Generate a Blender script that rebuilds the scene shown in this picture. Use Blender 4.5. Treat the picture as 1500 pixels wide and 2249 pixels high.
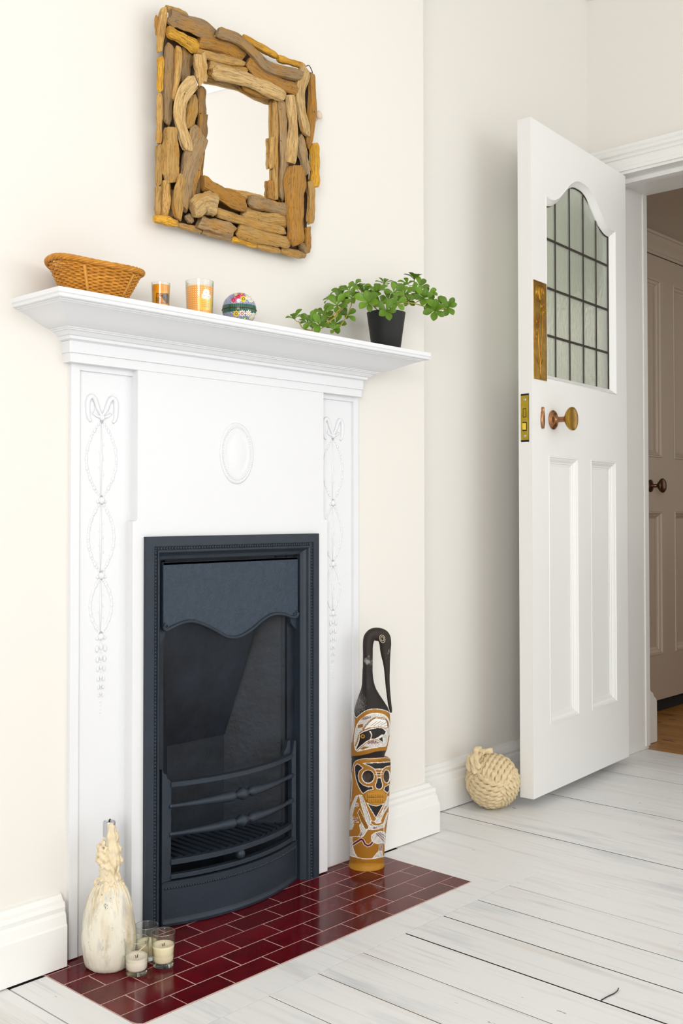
import bpy, bmesh, math, random
import numpy as np
from mathutils import Vector, Matrix

# ------------------------------------------------------------------ reset
for o in list(bpy.data.objects):
    bpy.data.objects.remove(o, do_unlink=True)
scene = bpy.context.scene
COL = scene.collection
random.seed(7)
rng = np.random.default_rng(7)

# ------------------------------------------------------------------ camera
FPX, CX, CY, EYE = 2316.7, 750.0, 1080.96, 0.9


def cam_axes(a, p, r):
    F = np.array([math.cos(a), math.sin(a), 0]); R = np.array([math.sin(a), -math.cos(a), 0]); U = np.array([0, 0, 1.0])
    F2 = F * math.cos(p) + U * math.sin(p); U2 = U * math.cos(p) - F * math.sin(p)
    return np.array([R * math.cos(r) + U2 * math.sin(r), U2 * math.cos(r) - R * math.sin(r), F2])


CM = cam_axes(math.radians(42.7915), math.radians(1.2213), math.radians(-0.0392))
CC = np.array([0, 0, EYE])
cd = bpy.data.cameras.new('camera'); cam = bpy.data.objects.new('camera', cd); COL.objects.link(cam)
cd.sensor_fit = 'VERTICAL'; cd.sensor_height = 36.0; cd.lens = FPX / 2249 * 36.0
cd.shift_y = -(1124.5 - CY) / 2249.0
cd.clip_start = 0.05
m = Matrix.Identity(4)
for i in range(3):
    m[i][0] = CM[0][i]; m[i][1] = CM[1][i]; m[i][2] = -CM[2][i]; m[i][3] = CC[i]
cam.matrix_world = m
scene.camera = cam

# ------------------------------------------------------------------ world, light, exposure
world = bpy.data.worlds.new('sky'); scene.world = world; world.use_nodes = True
bg = world.node_tree.nodes['Background']
bg.inputs[0].default_value = (0.80, 0.90, 1.0, 1); bg.inputs[1].default_value = 1.0


def area(name, loc, direction, sx, sy, power, color):
    d = bpy.data.lights.new(name, 'AREA'); d.shape = 'RECTANGLE'; d.size = sx; d.size_y = sy
    d.energy = power; d.color = color
    o = bpy.data.objects.new(name, d); COL.objects.link(o); o.location = loc
    o.rotation_euler = Vector(direction).to_track_quat('-Z', 'Y').to_euler()
    return o


area('daylight_side_window', (3.44, -1.45, 1.40), (-1, 0.15, -0.02), 1.45, 1.30, 13, (1.0, 0.985, 0.96))
area('fill_light_left', (-2.52, -1.9, 1.60), (1, 0.22, 0), 1.7, 1.75, 108, (1.0, 0.98, 0.95))  # added fill from the left, no source seen there
area('fill_light_back', (2.26, -3.42, 1.60), (0, 1, -0.04), 2.2, 1.85, 26, (0.88, 0.94, 1.0))  # unseen source added behind the camera for frontal fill
area('fill_light_hall', (6.42, 0.9, 1.5), (-1, 0.2, 0), 0.9, 1.6, 7, (1.0, 0.93, 0.82))  # lamp added to brighten the hall, in front of a solid wall
scene.cycles.transparent_max_bounces = 32
scene.view_settings.view_transform = 'Standard'
scene.view_settings.look = 'None'
scene.view_settings.exposure = 0.03
scene.view_settings.gamma = 1.0
scene.view_settings.use_curve_mapping = False


# ------------------------------------------------------------------ pixel helpers (directions from the photograph, depth from what is touched)
def ray(px, py):
    return CM.T @ np.array([(px - CX) / FPX, (CY - py) / FPX, 1.0])


def at_y(px, py, Y):
    d = ray(px, py); return CC + d * (Y / d[1])


def at_z(px, py, z=0.0):
    d = ray(px, py); return CC + d * ((z - EYE) / d[2])


def at_plane(px, py, P0, n):
    d = ray(px, py); return CC + d * (np.dot(np.array(P0) - CC, n) / np.dot(d, n))


def project(V):
    c = (np.asarray(V, float) - CC) @ CM.T
    return CX + FPX * c[:, 0] / c[:, 2], CY - FPX * c[:, 1] / c[:, 2]


# ------------------------------------------------------------------ materials
def mat(name, color=(.8, .8, .8), rough=.5, metal=0.0, spec=.5, trans=0.0, ior=1.45, coat=0.0, sss=0.0,
        var=None, var_scale=(8, 8, 8), var_amt=.5, var_lo=.35, var_hi=.65, detail=4,
        bump=0.0, bump_scale=(60, 60, 60), bump_dist=.002, rand_offset=False, obj_color=False, attr=None, flecks=None,
        rand_val=0.0, coord=None):
    M = bpy.data.materials.new(name); M.use_nodes = True
    nt = M.node_tree; N = nt.nodes; L = nt.links; b = N['Principled BSDF']
    b.inputs['Base Color'].default_value = (*color, 1); b.inputs['Roughness'].default_value = rough
    b.inputs['Metallic'].default_value = metal; b.inputs['IOR'].default_value = ior
    b.inputs['Specular IOR Level'].default_value = spec
    b.inputs['Transmission Weight'].default_value = trans; b.inputs['Coat Weight'].default_value = coat
    b.inputs['Coat Roughness'].default_value = .06
    if sss: b.inputs['Subsurface Weight'].default_value = sss; b.inputs['Subsurface Radius'].default_value = (.01, .006, .003)
    tc = N.new('ShaderNodeTexCoord'); vec = tc.outputs['Object']
    info = N.new('ShaderNodeObjectInfo')
    if coord:
        gc = N.new('ShaderNodeAttribute'); gc.attribute_name = coord; vec = gc.outputs['Vector']
    if rand_offset:
        cmb = N.new('ShaderNodeVectorMath'); cmb.operation = 'SCALE'; cmb.inputs[0].default_value = (7.3, 11.7, 5.1)
        L.new(info.outputs['Random'], cmb.inputs['Scale'])
        ad = N.new('ShaderNodeVectorMath'); ad.operation = 'ADD'; L.new(vec, ad.inputs[0]); L.new(cmb.outputs[0], ad.inputs[1]); vec = ad.outputs[0]

    def noise(scale, det=4, rgh=.55):
        mp = N.new('ShaderNodeMapping'); mp.inputs['Scale'].default_value = scale; L.new(vec, mp.inputs[0])
        n = N.new('ShaderNodeTexNoise'); n.inputs['Scale'].default_value = 1; n.inputs['Detail'].default_value = det; n.inputs['Roughness'].default_value = rgh
        L.new(mp.outputs[0], n.inputs['Vector']); return n.outputs[0]

    def mixc(fac, a, bcol, blend='MIX'):
        mx = N.new('ShaderNodeMix'); mx.data_type = 'RGBA'; mx.blend_type = blend
        if isinstance(fac, (int, float)): mx.inputs[0].default_value = fac
        else: L.new(fac, mx.inputs[0])
        for k, v in ((6, a), (7, bcol)):
            if isinstance(v, tuple): mx.inputs[k].default_value = (*v, 1)
            else: L.new(v, mx.inputs[k])
        return mx.outputs[2]

    def ramp(s, lo, hi, amt):
        r = N.new('ShaderNodeMapRange'); r.inputs[1].default_value = lo; r.inputs[2].default_value = hi; r.inputs[3].default_value = 0; r.inputs[4].default_value = amt
        L.new(s, r.inputs[0]); return r.outputs[0]
    src = color
    if obj_color: src = info.outputs['Color']
    if attr:
        at = N.new('ShaderNodeAttribute'); at.attribute_name = attr; src = at.outputs['Color']
    if var is not None:
        src = mixc(ramp(noise(var_scale, detail), var_lo, var_hi, var_amt), src, var)
    if flecks is not None:
        for fc, sc, lo, hi, am, *dr in flecks:
            src = mixc(ramp(noise(sc, *(dr or [3])), lo, hi, am), src, fc)
    if rand_val:
        hs = N.new('ShaderNodeHueSaturation'); r = N.new('ShaderNodeMapRange'); r.inputs[3].default_value = 1 - rand_val; r.inputs[4].default_value = 1 + rand_val
        L.new(info.outputs['Random'], r.inputs[0]); L.new(r.outputs[0], hs.inputs['Value'])
        if isinstance(src, tuple): hs.inputs['Color'].default_value = (*src, 1)
        else: L.new(src, hs.inputs['Color'])
        src = hs.outputs[0]
    if not isinstance(src, tuple): L.new(src, b.inputs['Base Color'])
    if bump:
        bp = N.new('ShaderNodeBump'); bp.inputs['Strength'].default_value = bump; bp.inputs['Distance'].default_value = bump_dist
        L.new(noise(bump_scale, 5), bp.inputs['Height']); L.new(bp.outputs[0], b.inputs['Normal'])
    return M


MT = {}
MT['wall'] = mat('warm_white_wall_paint', (.835, .805, .760), .6, spec=.3, bump=.05, bump_scale=(40, 40, 40), var=(.83, .797, .748), var_scale=(1.5, 1.5, 1.5), var_amt=.5)
MT['ceiling'] = mat('ceiling_white', (.93, .915, .88), .7, spec=.2)
MT['trim'] = mat('white_gloss_trim', (.88, .875, .855), .35, spec=.4, bump=.06, bump_scale=(25, 25, 25), var=(.84, .825, .79), var_scale=(6, 6, 6), var_amt=.4)
MT['surround'] = mat('cool_white_enamel', (.815, .825, .850), .42, spec=.35, bump=.08, bump_scale=(45, 45, 45), var=(.795, .805, .825), var_scale=(5, 5, 5), var_amt=.4)
MT['door'] = mat('white_door_paint', (.87, .865, .85), .38, spec=.4, bump=.05, bump_scale=(14, 14, 60))
MT['hall'] = mat('hall_shade_tint', (.60, .50, .405), .5)  # white hall paint with its dim shade put into the colour
MT['board'] = mat('whitewashed_board', (.82, .82, .82), .42, spec=.35, rand_offset=True, var=(.44, .48, .53), var_scale=(16, 2.2, 3), var_lo=.56, var_hi=.80, var_amt=.8, detail=8,
                  flecks=[((.68, .62, .56), (34, 1.4, 3), .55, .72, .45), ((.50, .52, .55), (120, 4, 3), .58, .70, .35), ((.10, .09, .10), (70, 26, 3), .735, .77, .8)], bump=.12, bump_scale=(90, 3, 3), rand_val=.025)
MT['hallboard'] = mat('honey_pine_board', (.50, .24, .055), .35, spec=.4, rand_offset=True, var=(.36, .15, .03), var_scale=(30, 1.5, 3), var_amt=.8,
                      flecks=[((.05, .018, .006), (40, 11, 3), .625, .66, .9)], rand_val=.1)
MT['gap'] = mat('dark_gap', (.02, .018, .02), .9)
MT['tile'] = mat('oxblood_glazed_tile', (.125, .004, .008), .13, spec=.24, rand_offset=True, var=(.075, .003, .007), var_scale=(22, 22, 22), var_amt=.7,
                 flecks=[((.45, .30, .27), (240, 240, 240), .76, .80, .5)], bump=.05, bump_scale=(28, 28, 28), bump_dist=.004, rand_val=.22)
MT['grout'] = mat('pink_grout', (.66, .47, .42), .9, var=(.48, .31, .27), var_scale=(50, 50, 50))
MT['iron'] = mat('blackened_cast_iron', (.024, .034, .050), .42, spec=.38, var=(.016, .024, .036), var_scale=(20, 20, 20), bump=.35, bump_scale=(170, 170, 170), bump_dist=.001)
MT['ironrough'] = mat('pitted_cast_iron', (.036, .055, .083), .45, spec=.42, var=(.020, .031, .048), var_scale=(70, 70, 70), bump=.8, bump_scale=(190, 190, 190), bump_dist=.003)
MT['soot'] = mat('sooty_fireback', (.015, .022, .034), .5, spec=.4, var=(.007, .009, .013), var_scale=(12, 12, 12), var_amt=.9, bump=.5, bump_scale=(60, 60, 60), bump_dist=.003)
MT['rust'] = mat('rusty_ash', (.03, .018, .012), .9, var=(.10, .04, .015), var_scale=(40, 40, 40), var_lo=.6, var_hi=.8)
MT['wood'] = mat('driftwood', (1, 1, 1), .72, spec=.25, obj_color=True, coord='Grain', var=(.12, .055, .014), var_scale=(420, 26, 420), var_lo=.48, var_hi=.74, var_amt=.75, detail=6,
                 flecks=[((.50, .23, .025), (60, 16, 60), .50, .68, .6), ((.30, .21, .12), (90, 22, 90), .55, .7, .5), ((.03, .016, .007), (600, 40, 600), .58, .70, .6), ((.012, .008, .005), (160, 90, 160), .69, .73, .9)], bump=1.0, bump_scale=(520, 30, 520), bump_dist=.003)
MT['backing'] = mat('dark_backing_board', (.07, .042, .02), .85)
MT['mirror'] = mat('mirror_silver', (.95, .95, .95), .01, metal=1.0)
MT['wicker'] = mat('honey_wicker', (.66, .29, .032), .45, spec=.45, var=(.42, .15, .012), var_scale=(60, 60, 60), var_amt=.8, rand_val=.12, rand_offset=True)
MT['splint'] = mat('pale_splint', (.72, .40, .10), .5)
MT['paint'] = mat('painted_surface', attr='Paint', rough=.5, spec=.35)
MT['paintgloss'] = mat('printed_glossy_surface', attr='Paint', rough=.18, spec=.5)
MT['wax'] = mat('candle_wax', (.90, .78, .54), .45, var=(.93, .85, .68), var_scale=(60, 60, 60))
MT['waxpale'] = mat('pale_candle_wax', (.88, .80, .70), .5)
MT['waxdrip'] = mat('dripped_wax', (.78, .65, .42), .4, sss=.2, var=(.84, .76, .62), var_scale=(40, 40, 40), flecks=[((.45, .25, .07), (50, 50, 50), .63, .75, .7)], bump=.4, bump_scale=(120, 120, 120))
MT['crust'] = mat('wax_crusted_bottle', (.80, .76, .64), .45, var=(.52, .36, .14), var_scale=(26, 26, 8), var_lo=.50, var_hi=.74, var_amt=.7, detail=6,
                  flecks=[((.52, .51, .46), (70, 70, 24), .50, .66, .65), ((.10, .08, .06), (60, 60, 26), .575, .62, .8, 10, .82), ((.42, .28, .10), (22, 22, 10), .54, .66, .6, 8, .7)], bump=.6, bump_scale=(120, 120, 40), bump_dist=.002)
MT['silver'] = mat('foil_cap', (.55, .56, .58), .35, metal=.8)
MT['wick'] = mat('burnt_wick', (.02, .015, .012), .9)
MT['match'] = mat('matchstick_wood', (.75, .62, .45), .8)
MT['rope'] = mat('cotton_rope', (.80, .66, .43), .85, spec=.15, var=(.68, .52, .30), var_scale=(70, 70, 70), var_amt=.7, bump=.5, bump_scale=(400, 400, 400), bump_dist=.001)
MT['brass'] = mat('aged_brass', (.50, .30, .045), .32, metal=.85, var=(.30, .14, .02), var_scale=(25, 25, 25), var_amt=.8)
MT['brassy'] = mat('bright_brass', (.62, .45, .05), .35, metal=.7, var=(.40, .25, .02), var_scale=(60, 60, 60))
MT['copper'] = mat('aged_copper_bronze', (.45, .19, .06), .28, metal=.9, var=(.18, .13, .10), var_scale=(30, 30, 30), var_amt=.7)
MT['bronze'] = mat('dark_bronze', (.12, .06, .03), .35, metal=.8)
MT['lead'] = mat('lead_came', (.045, .035, .027), .6, metal=.3, bump=.4, bump_scale=(150, 150, 150))
MT['pane'] = mat('ripple_glass', (.95, .985, .93), .16, trans=1.0, ior=1.25, bump=.5, bump_scale=(90, 90, 45), bump_dist=.004)
MT['pot'] = mat('black_plastic_pot', (.012, .012, .013), .45)
MT['soil'] = mat('dark_soil', (.03, .02, .012), .95)
MT['leaf'] = mat('green_leaf', (.135, .265, .014), .42, spec=.4, rand_offset=True, var=(.065, .15, .008), var_scale=(50, 50, 50), var_amt=.8, rand_val=.3)
MT['stem'] = mat('yellow_green_stem', (.36, .30, .035), .5)
MT['carved'] = mat('charred_carved_wood', (.022, .017, .014), .55, spec=.35, var=(.035, .026, .02), var_scale=(20, 20, 6), flecks=[((.38, .38, .36), (40, 40, 30), .62, .72, .7)], bump=.3, bump_scale=(90, 90, 90))
MT['shell'] = mat('pale_shell', (.80, .62, .50), .4)
MT['twig'] = mat('dark_twig', (.05, .035, .04), .8)


def mat_glass(name, tint, diffuse=0.0, dcol=(.8, .85, .78), rough=0.0, bump=0.0, bscale=(90, 90, 45), ior=1.5, edge=None):
    M = bpy.data.materials.new(name); M.use_nodes = True; nt = M.node_tree; N = nt.nodes; L = nt.links
    N.remove(N['Principled BSDF']); out = N['Material Output']
    tr = N.new('ShaderNodeBsdfTransparent'); tr.inputs[0].default_value = (*tint, 1); body = tr.outputs[0]
    if edge:
        lw = N.new('ShaderNodeLayerWeight'); lw.inputs[0].default_value = .5; p2 = N.new('ShaderNodeMath'); p2.operation = 'POWER'; p2.inputs[1].default_value = 3.0; L.new(lw.outputs['Facing'], p2.inputs[0])
        mc = N.new('ShaderNodeMix'); mc.data_type = 'RGBA'; L.new(p2.outputs[0], mc.inputs[0]); mc.inputs[6].default_value = (*tint, 1); mc.inputs[7].default_value = (*edge, 1); L.new(mc.outputs[2], tr.inputs[0])
    gl = N.new('ShaderNodeBsdfGlossy'); gl.inputs['Roughness'].default_value = rough; gl.inputs[0].default_value = (1, 1, 1, 1)
    fr = N.new('ShaderNodeLayerWeight'); fr.inputs[0].default_value = .5
    pw = N.new('ShaderNodeMath'); pw.operation = 'POWER'; pw.inputs[1].default_value = 4.0; L.new(fr.outputs['Facing'], pw.inputs[0])
    ma = N.new('ShaderNodeMath'); ma.operation = 'MULTIPLY_ADD'; ma.inputs[1].default_value = .7; ma.inputs[2].default_value = .04; L.new(pw.outputs[0], ma.inputs[0])
    if diffuse:
        df = N.new('ShaderNodeBsdfDiffuse'); df.inputs[0].default_value = (*dcol, 1); tl = N.new('ShaderNodeBsdfTranslucent'); tl.inputs[0].default_value = (*dcol, 1)
        m1 = N.new('ShaderNodeMixShader'); m1.inputs[0].default_value = .45; L.new(df.outputs[0], m1.inputs[1]); L.new(tl.outputs[0], m1.inputs[2])
        m2 = N.new('ShaderNodeMixShader'); m2.inputs[0].default_value = diffuse; L.new(body, m2.inputs[1]); L.new(m1.outputs[0], m2.inputs[2]); body = m2.outputs[0]
    if bump:
        tc = N.new('ShaderNodeTexCoord'); mp = N.new('ShaderNodeMapping'); mp.inputs['Scale'].default_value = bscale; L.new(tc.outputs['Object'], mp.inputs[0])
        nz = N.new('ShaderNodeTexNoise'); nz.inputs['Scale'].default_value = 1; nz.inputs['Detail'].default_value = 4; L.new(mp.outputs[0], nz.inputs['Vector'])
        bp = N.new('ShaderNodeBump'); bp.inputs['Strength'].default_value = bump; bp.inputs['Distance'].default_value = .004; L.new(nz.outputs[0], bp.inputs['Height'])
        L.new(bp.outputs[0], gl.inputs['Normal']); L.new(bp.outputs[0], fr.inputs['Normal'])
    mx = N.new('ShaderNodeMixShader'); L.new(ma.outputs[0], mx.inputs[0]); L.new(body, mx.inputs[1]); L.new(gl.outputs[0], mx.inputs[2]); L.new(mx.outputs[0], out.inputs[0])
    return M


MT['glass'] = mat_glass('clear_glass', (.985, .99, .975), edge=(.42, .45, .36))
MT['glassbase'] = mat('solid_glass_base', (.93, .96, .90), .03, trans=1.0, ior=1.45)
MT['pane'] = mat_glass('ripple_glass', (.93, .96, .90), .42, (.80, .84, .76), .08, .5, ior=1.4)


# ------------------------------------------------------------------ mesh helpers
def mesh(name, V, F, smooth=False):
    me = bpy.data.meshes.new(name); me.from_pydata([tuple(map(float, v)) for v in V], [], [tuple(map(int, f)) for f in F]); me.update()
    if smooth: me.polygons.foreach_set('use_smooth', [True] * len(me.polygons))
    return me


def fix_normals(me):
    bm = bmesh.new(); bm.from_mesh(me); bmesh.ops.recalc_face_normals(bm, faces=bm.faces); bm.to_mesh(me); bm.free()


class Geo:
    """collects shapes in world coordinates"""
    def __init__(s): s.V = []; s.F = []

    def add(s, V, F):
        o = len(s.V); s.V += [tuple(v) for v in V]; s.F += [tuple(i + o for i in f) for f in F]; return s

    def box(s, x0, x1, y0, y1, z0, z1, bev=0.0):
        if bev <= 0:
            V = [(x, y, z) for x in (x0, x1) for y in (y0, y1) for z in (z0, z1)]
            return s.add(V, [(0, 1, 3, 2), (4, 6, 7, 5), (0, 4, 5, 1), (2, 3, 7, 6), (0, 2, 6, 4), (1, 5, 7, 3)])
        b = bev
        ring = [(x0 + b, y0), (x1 - b, y0), (x1, y0 + b), (x1, y1 - b), (x1 - b, y1), (x0 + b, y1), (x0, y1 - b), (x0, y0 + b)]
        ins = [(min(max(x, x0 + b), x1 - b), min(max(y, y0 + b), y1 - b)) for x, y in ring]
        V = [(*p, z0) for p in ring] + [(*p, z1 - b) for p in ring] + [(*p, z1) for p in ins]
        F = [tuple(range(7, -1, -1)), tuple(range(16, 24))]
        for k in (0, 8):
            F += [(k + i, k + (i + 1) % 8, k + 8 + (i + 1) % 8, k + 8 + i) for i in range(8)]
        return s.add(V, F)

    def prism_y(s, poly, y0, y1):
        """polygon in xz, extruded in y"""
        n = len(poly); V = [(x, y0, z) for x, z in poly] + [(x, y1, z) for x, z in poly]
        F = [tuple(range(n)), tuple(range(2 * n - 1, n - 1, -1))] + [(i, i + n, (i + 1) % n + n, (i + 1) % n) for i in range(n)]
        return s.add(V, F)

    def prism_z(s, poly, z0, z1):
        n = len(poly); V = [(x, y, z0) for x, y in poly] + [(x, y, z1) for x, y in poly]
        F = [tuple(range(n - 1, -1, -1)), tuple(range(n, 2 * n))] + [(i, (i + 1) % n, (i + 1) % n + n, i + n) for i in range(n)]
        return s.add(V, F)

    def grid(s, rows, closed_u=False, cap=False):
        """rows: list of equal-length point lists"""
        n = len(rows[0]); V = [p for r in rows for p in r]; F = []
        for j in range(len(rows) - 1):
            for i in range(n if closed_u else n - 1):
                i2 = (i + 1) % n; F.append((j * n + i, j * n + i2, (j + 1) * n + i2, (j + 1) * n + i))
        if cap: F += [tuple(range(n - 1, -1, -1)), tuple(range((len(rows) - 1) * n, len(rows) * n))]
        return s.add(V, F)

    def lathe(s, prof, c=(0, 0, 0), seg=32, cap=True, axis=None):
        rows = []
        for r, z in prof:
            rows.append([(r * math.cos(2 * math.pi * i / seg), r * math.sin(2 * math.pi * i / seg), z) for i in range(seg)])
        if axis is not None:
            q = Vector((0, 0, 1)).rotation_difference(Vector(axis)); rows = [[tuple(q @ Vector(p)) for p in r] for r in rows]
        rows = [[(p[0] + c[0], p[1] + c[1], p[2] + c[2]) for p in r] for r in rows]
        return s.grid(rows, True, cap)

    def tube(s, pts, rad, seg=8, cap=True, closed=False, lump=0.0, tri=0.0, twist=0.0, flat=1.0, up=(0, 0, 1), seed=0):
        P = [Vector(p) for p in pts]; n = len(P); rows = []; rr = random.Random(seed)
        if not hasattr(rad, '__len__'): rad = [rad] * n
        prev = None; acc = 0
        ph = [rr.uniform(0, 6.28) for _ in range(6)]
        for i in range(n):
            a = P[(i - 1) % n] if closed or i > 0 else P[i]; b = P[(i + 1) % n] if closed or i < n - 1 else P[i]
            t = (b - a).normalized() if (b - a).length > 1e-9 else Vector((0, 0, 1))
            if prev is None:
                u = Vector(up); nrm = (u - t * u.dot(t))
                if nrm.length < 1e-4: nrm = t.orthogonal()
                nrm.normalize()
            else:
                nrm = prev - t * prev.dot(t); nrm = nrm.normalized() if nrm.length > 1e-6 else t.orthogonal().normalized()
            prev = nrm; bn = t.cross(nrm)
            if i: acc += (P[i] - P[i - 1]).length
            row = []
            for k in range(seg):
                th = 2 * math.pi * k / seg; r = rad[i]
                if tri: r *= 1 + tri * math.cos(3 * th + twist * acc)
                if lump: r *= 1 + lump * (math.sin(2 * th + ph[0] + acc * 90) * .5 + math.sin(3 * th + ph[1] - acc * 140) * .35 + math.sin(5 * th + ph[2] + acc * 60) * .25 + math.sin(acc * 220 + ph[3]) * .3)
                row.append(tuple(P[i] + nrm * (math.cos(th) * r * (flat[i] if hasattr(flat, '__len__') else flat)) + bn * (math.sin(th) * r)))
            rows.append(row)
        if closed: rows.append(rows[0]); return s.grid(rows, True)
        return s.grid(rows, True, cap)

    def sphere(s, c, r, u=8, v=6, sc=(1, 1, 1)):
        rows = []
        for j in range(v + 1):
            a = math.pi * (j / v - .5) * .999
            rows.append([(c[0] + sc[0] * r * math.cos(a) * math.cos(2 * math.pi * i / u), c[1] + sc[1] * r * math.cos(a) * math.sin(2 * math.pi * i / u), c[2] + sc[2] * r * math.sin(a)) for i in range(u)])
        return s.grid(rows, True, True)


def tag(o, label, cat, group=None, kind=None):
    o['label'] = label; o['category'] = cat
    if group: o['group'] = group
    if kind: o['kind'] = kind
    return o


def thing(name, label, cat, loc=(0, 0, 0), group=None, kind=None):
    o = bpy.data.objects.new(name, None); COL.objects.link(o); o.location = tuple(map(float, loc)); o.empty_display_size = .05
    return tag(o, label, cat, group, kind)


def rootloc(p):
    while p.parent: p = p.parent
    return np.array(p.location)


def part(name, geo, material, parent=None, smooth=False, label=None, kind=None, shade_auto=None):
    off = rootloc(parent) if parent is not None else np.zeros(3)
    V = np.array(geo.V, float) - off
    me = mesh(name, V, geo.F, smooth); fix_normals(me)
    if smooth and shade_auto:
        me.set_sharp_from_angle(angle=math.radians(shade_auto))
    me.materials.append(material)
    o = bpy.data.objects.new(name, me); COL.objects.link(o)
    if parent is not None: o.parent = parent
    if label: o['label'] = label
    if kind: o['kind'] = kind
    return o


def solo(name, geo, material, label, cat, kind=None, group=None, smooth=False, shade_auto=None):
    """a thing that is one mesh, origin at its own base"""
    V = np.array(geo.V, float); c = np.array([(V[:, 0].min() + V[:, 0].max()) / 2, (V[:, 1].min() + V[:, 1].max()) / 2, V[:, 2].min()])
    me = mesh(name, V - c, geo.F, smooth); fix_normals(me)
    if smooth and shade_auto: me.set_sharp_from_angle(angle=math.radians(shade_auto))
    me.materials.append(material)
    o = bpy.data.objects.new(name, me); COL.objects.link(o); o.location = c
    return tag(o, label, cat, group, kind)


def mitred(path, prof, out, geo=None, flip=1):
    """sweep prof [(offset, height)] along an xy path; offset goes to the left normal * flip, corners mitred"""
    g = geo or Geo(); P = [np.array(p, float) for p in path]; rows = []
    for i, p in enumerate(P):
        d0 = P[i] - P[i - 1] if i > 0 else P[1] - P[0]; d1 = P[i + 1] - P[i] if i < len(P) - 1 else d0
        d0 = d0 / np.linalg.norm(d0); d1 = d1 / np.linalg.norm(d1)
        n0 = np.array([-d0[1], d0[0]]) * flip; n1 = np.array([-d1[1], d1[0]]) * flip
        mvec = (n0 + n1) / (1 + np.dot(n0, n1))
        rows.append([(p[0] + mvec[0] * o, p[1] + mvec[1] * o, z) for o, z in prof])
    return g.grid(rows, True, True)


def smooth_poly(pts, it=2, closed=True):
    P = [np.array(p, float) for p in pts]
    for _ in range(it):
        Q = []; n = len(P)
        for i in range(n if closed else n - 1):
            a, b = P[i], P[(i + 1) % n]; Q += [a * .75 + b * .25, a * .25 + b * .75]
        if not closed: Q = [P[0]] + Q + [P[-1]]
        P = Q
    return P


def spline(pts, n):
    """Catmull-Rom through pts"""
    P = [np.array(p, float) for p in pts]; P = [2 * P[0] - P[1]] + P + [2 * P[-1] - P[-2]]; out = []; m_ = len(P) - 3
    for k in range(n):
        t = k / (n - 1) * m_; i = min(int(t), m_ - 1); t -= i
        a, b, c, d = P[i:i + 4]
        out.append(.5 * ((2 * b) + (-a + c) * t + (2 * a - 5 * b + 4 * c - d) * t * t + (-a + 3 * b - 3 * c + d) * t ** 3))
    return out


# ------------------------------------------------------------------ the room
YB, YA, XR, XC = 1.868, 1.990, 3.511, 2.365      # breast wall, alcove wall, door wall, breast corner
XL, YS, ZC = -2.6, -3.50, 2.95                   # left wall, back wall, ceiling
XH, YH = 3.79, 2.24                              # hall side of the door wall, hall far wall
HX0, HX1, HZ = 1.40, 1.872, 0.83                 # fireplace opening in the breast
DY0, DY1, DZ = 1.135, 1.920, 2.155               # rough doorway in the door wall


def wall_cells(us, zs, holes):
    for i in range(len(us) - 1):
        for j in range(len(zs) - 1):
            uc, zc = (us[i] + us[i + 1]) / 2, (zs[j] + zs[j + 1]) / 2
            if any(a < uc < b and c < zc < d for a, b, c, d in holes): continue
            yield us[i], us[i + 1], zs[j], zs[j + 1]


g = Geo()
for a, b, c, d in wall_cells([XL, HX0, HX1, XC], [-.08, HZ, ZC], [(HX0, HX1, -.08, HZ)]): g.box(a, b, YB, 2.30, c, d)
solo('wall_front', g, MT['wall'], 'cream white chimney breast wall behind the fireplace', 'wall', 'structure')
solo('wall_alcove', Geo().box(XC, XR, YA, 2.30, -.08, ZC), MT['wall'], 'cream alcove wall beside the open door', 'wall', 'structure')
WY0, WY1, WZ0, WZ1 = -2.20, -0.70, 0.72, 2.08
g = Geo()
for a, b, c, d in wall_cells([YS - .2, WY0, WY1, DY0, DY1, 2.30], [-.08, WZ0, WZ1, DZ, ZC], [(WY0, WY1, WZ0, WZ1), (DY0, DY1, -.08, DZ)]): g.box(XR, XH, a, b, c, d)
solo('wall_right', g, MT['wall'], 'cream wall that holds the doorway to the hall', 'wall', 'structure')
GX0, GX1, GZ0, GZ1 = 1.12, 3.42, 0.65, 2.55
g = Geo()
for a, b, c, d in wall_cells([XL, GX0, GX1, XR], [-.08, GZ0, GZ1, ZC], [(GX0, GX1, GZ0, GZ1)]): g.box(a, b, YS - .2, YS, c, d)
solo('wall_back', g, MT['wall'], 'cream wall with the added fill window', 'wall', 'structure')
LY0, LY1, LZ0, LZ1 = -2.80, -1.00, 0.70, 2.50
g = Geo()
for a, b, c, d in wall_cells([YS - .2, LY0, LY1, 2.30], [-.08, LZ0, LZ1, ZC], [(LY0, LY1, LZ0, LZ1)]): g.box(XL - .2, XL, a, b, c, d)
solo('wall_left', g, MT['wall'], 'cream wall opposite the doorway', 'wall', 'structure')
solo('ceiling', Geo().box(XL - .2, 6.6, YS - .2, 2.5, ZC, ZC + .1), MT['ceiling'], 'flat white ceiling', 'ceiling', 'structure')
solo('wall_hall_far', Geo().box(XH - .28, 6.6, YH + .02, YH + .2, -.08, ZC), MT['hall'], 'hall wall tinted beige for shade around the hall door', 'wall', 'structure')
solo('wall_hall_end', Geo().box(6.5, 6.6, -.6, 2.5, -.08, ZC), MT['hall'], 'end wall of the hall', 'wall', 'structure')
solo('wall_hall_near', Geo().box(XH, 6.5, -.6, -.5, -.08, ZC), MT['hall'], 'near wall of the hall', 'wall', 'structure')

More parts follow.
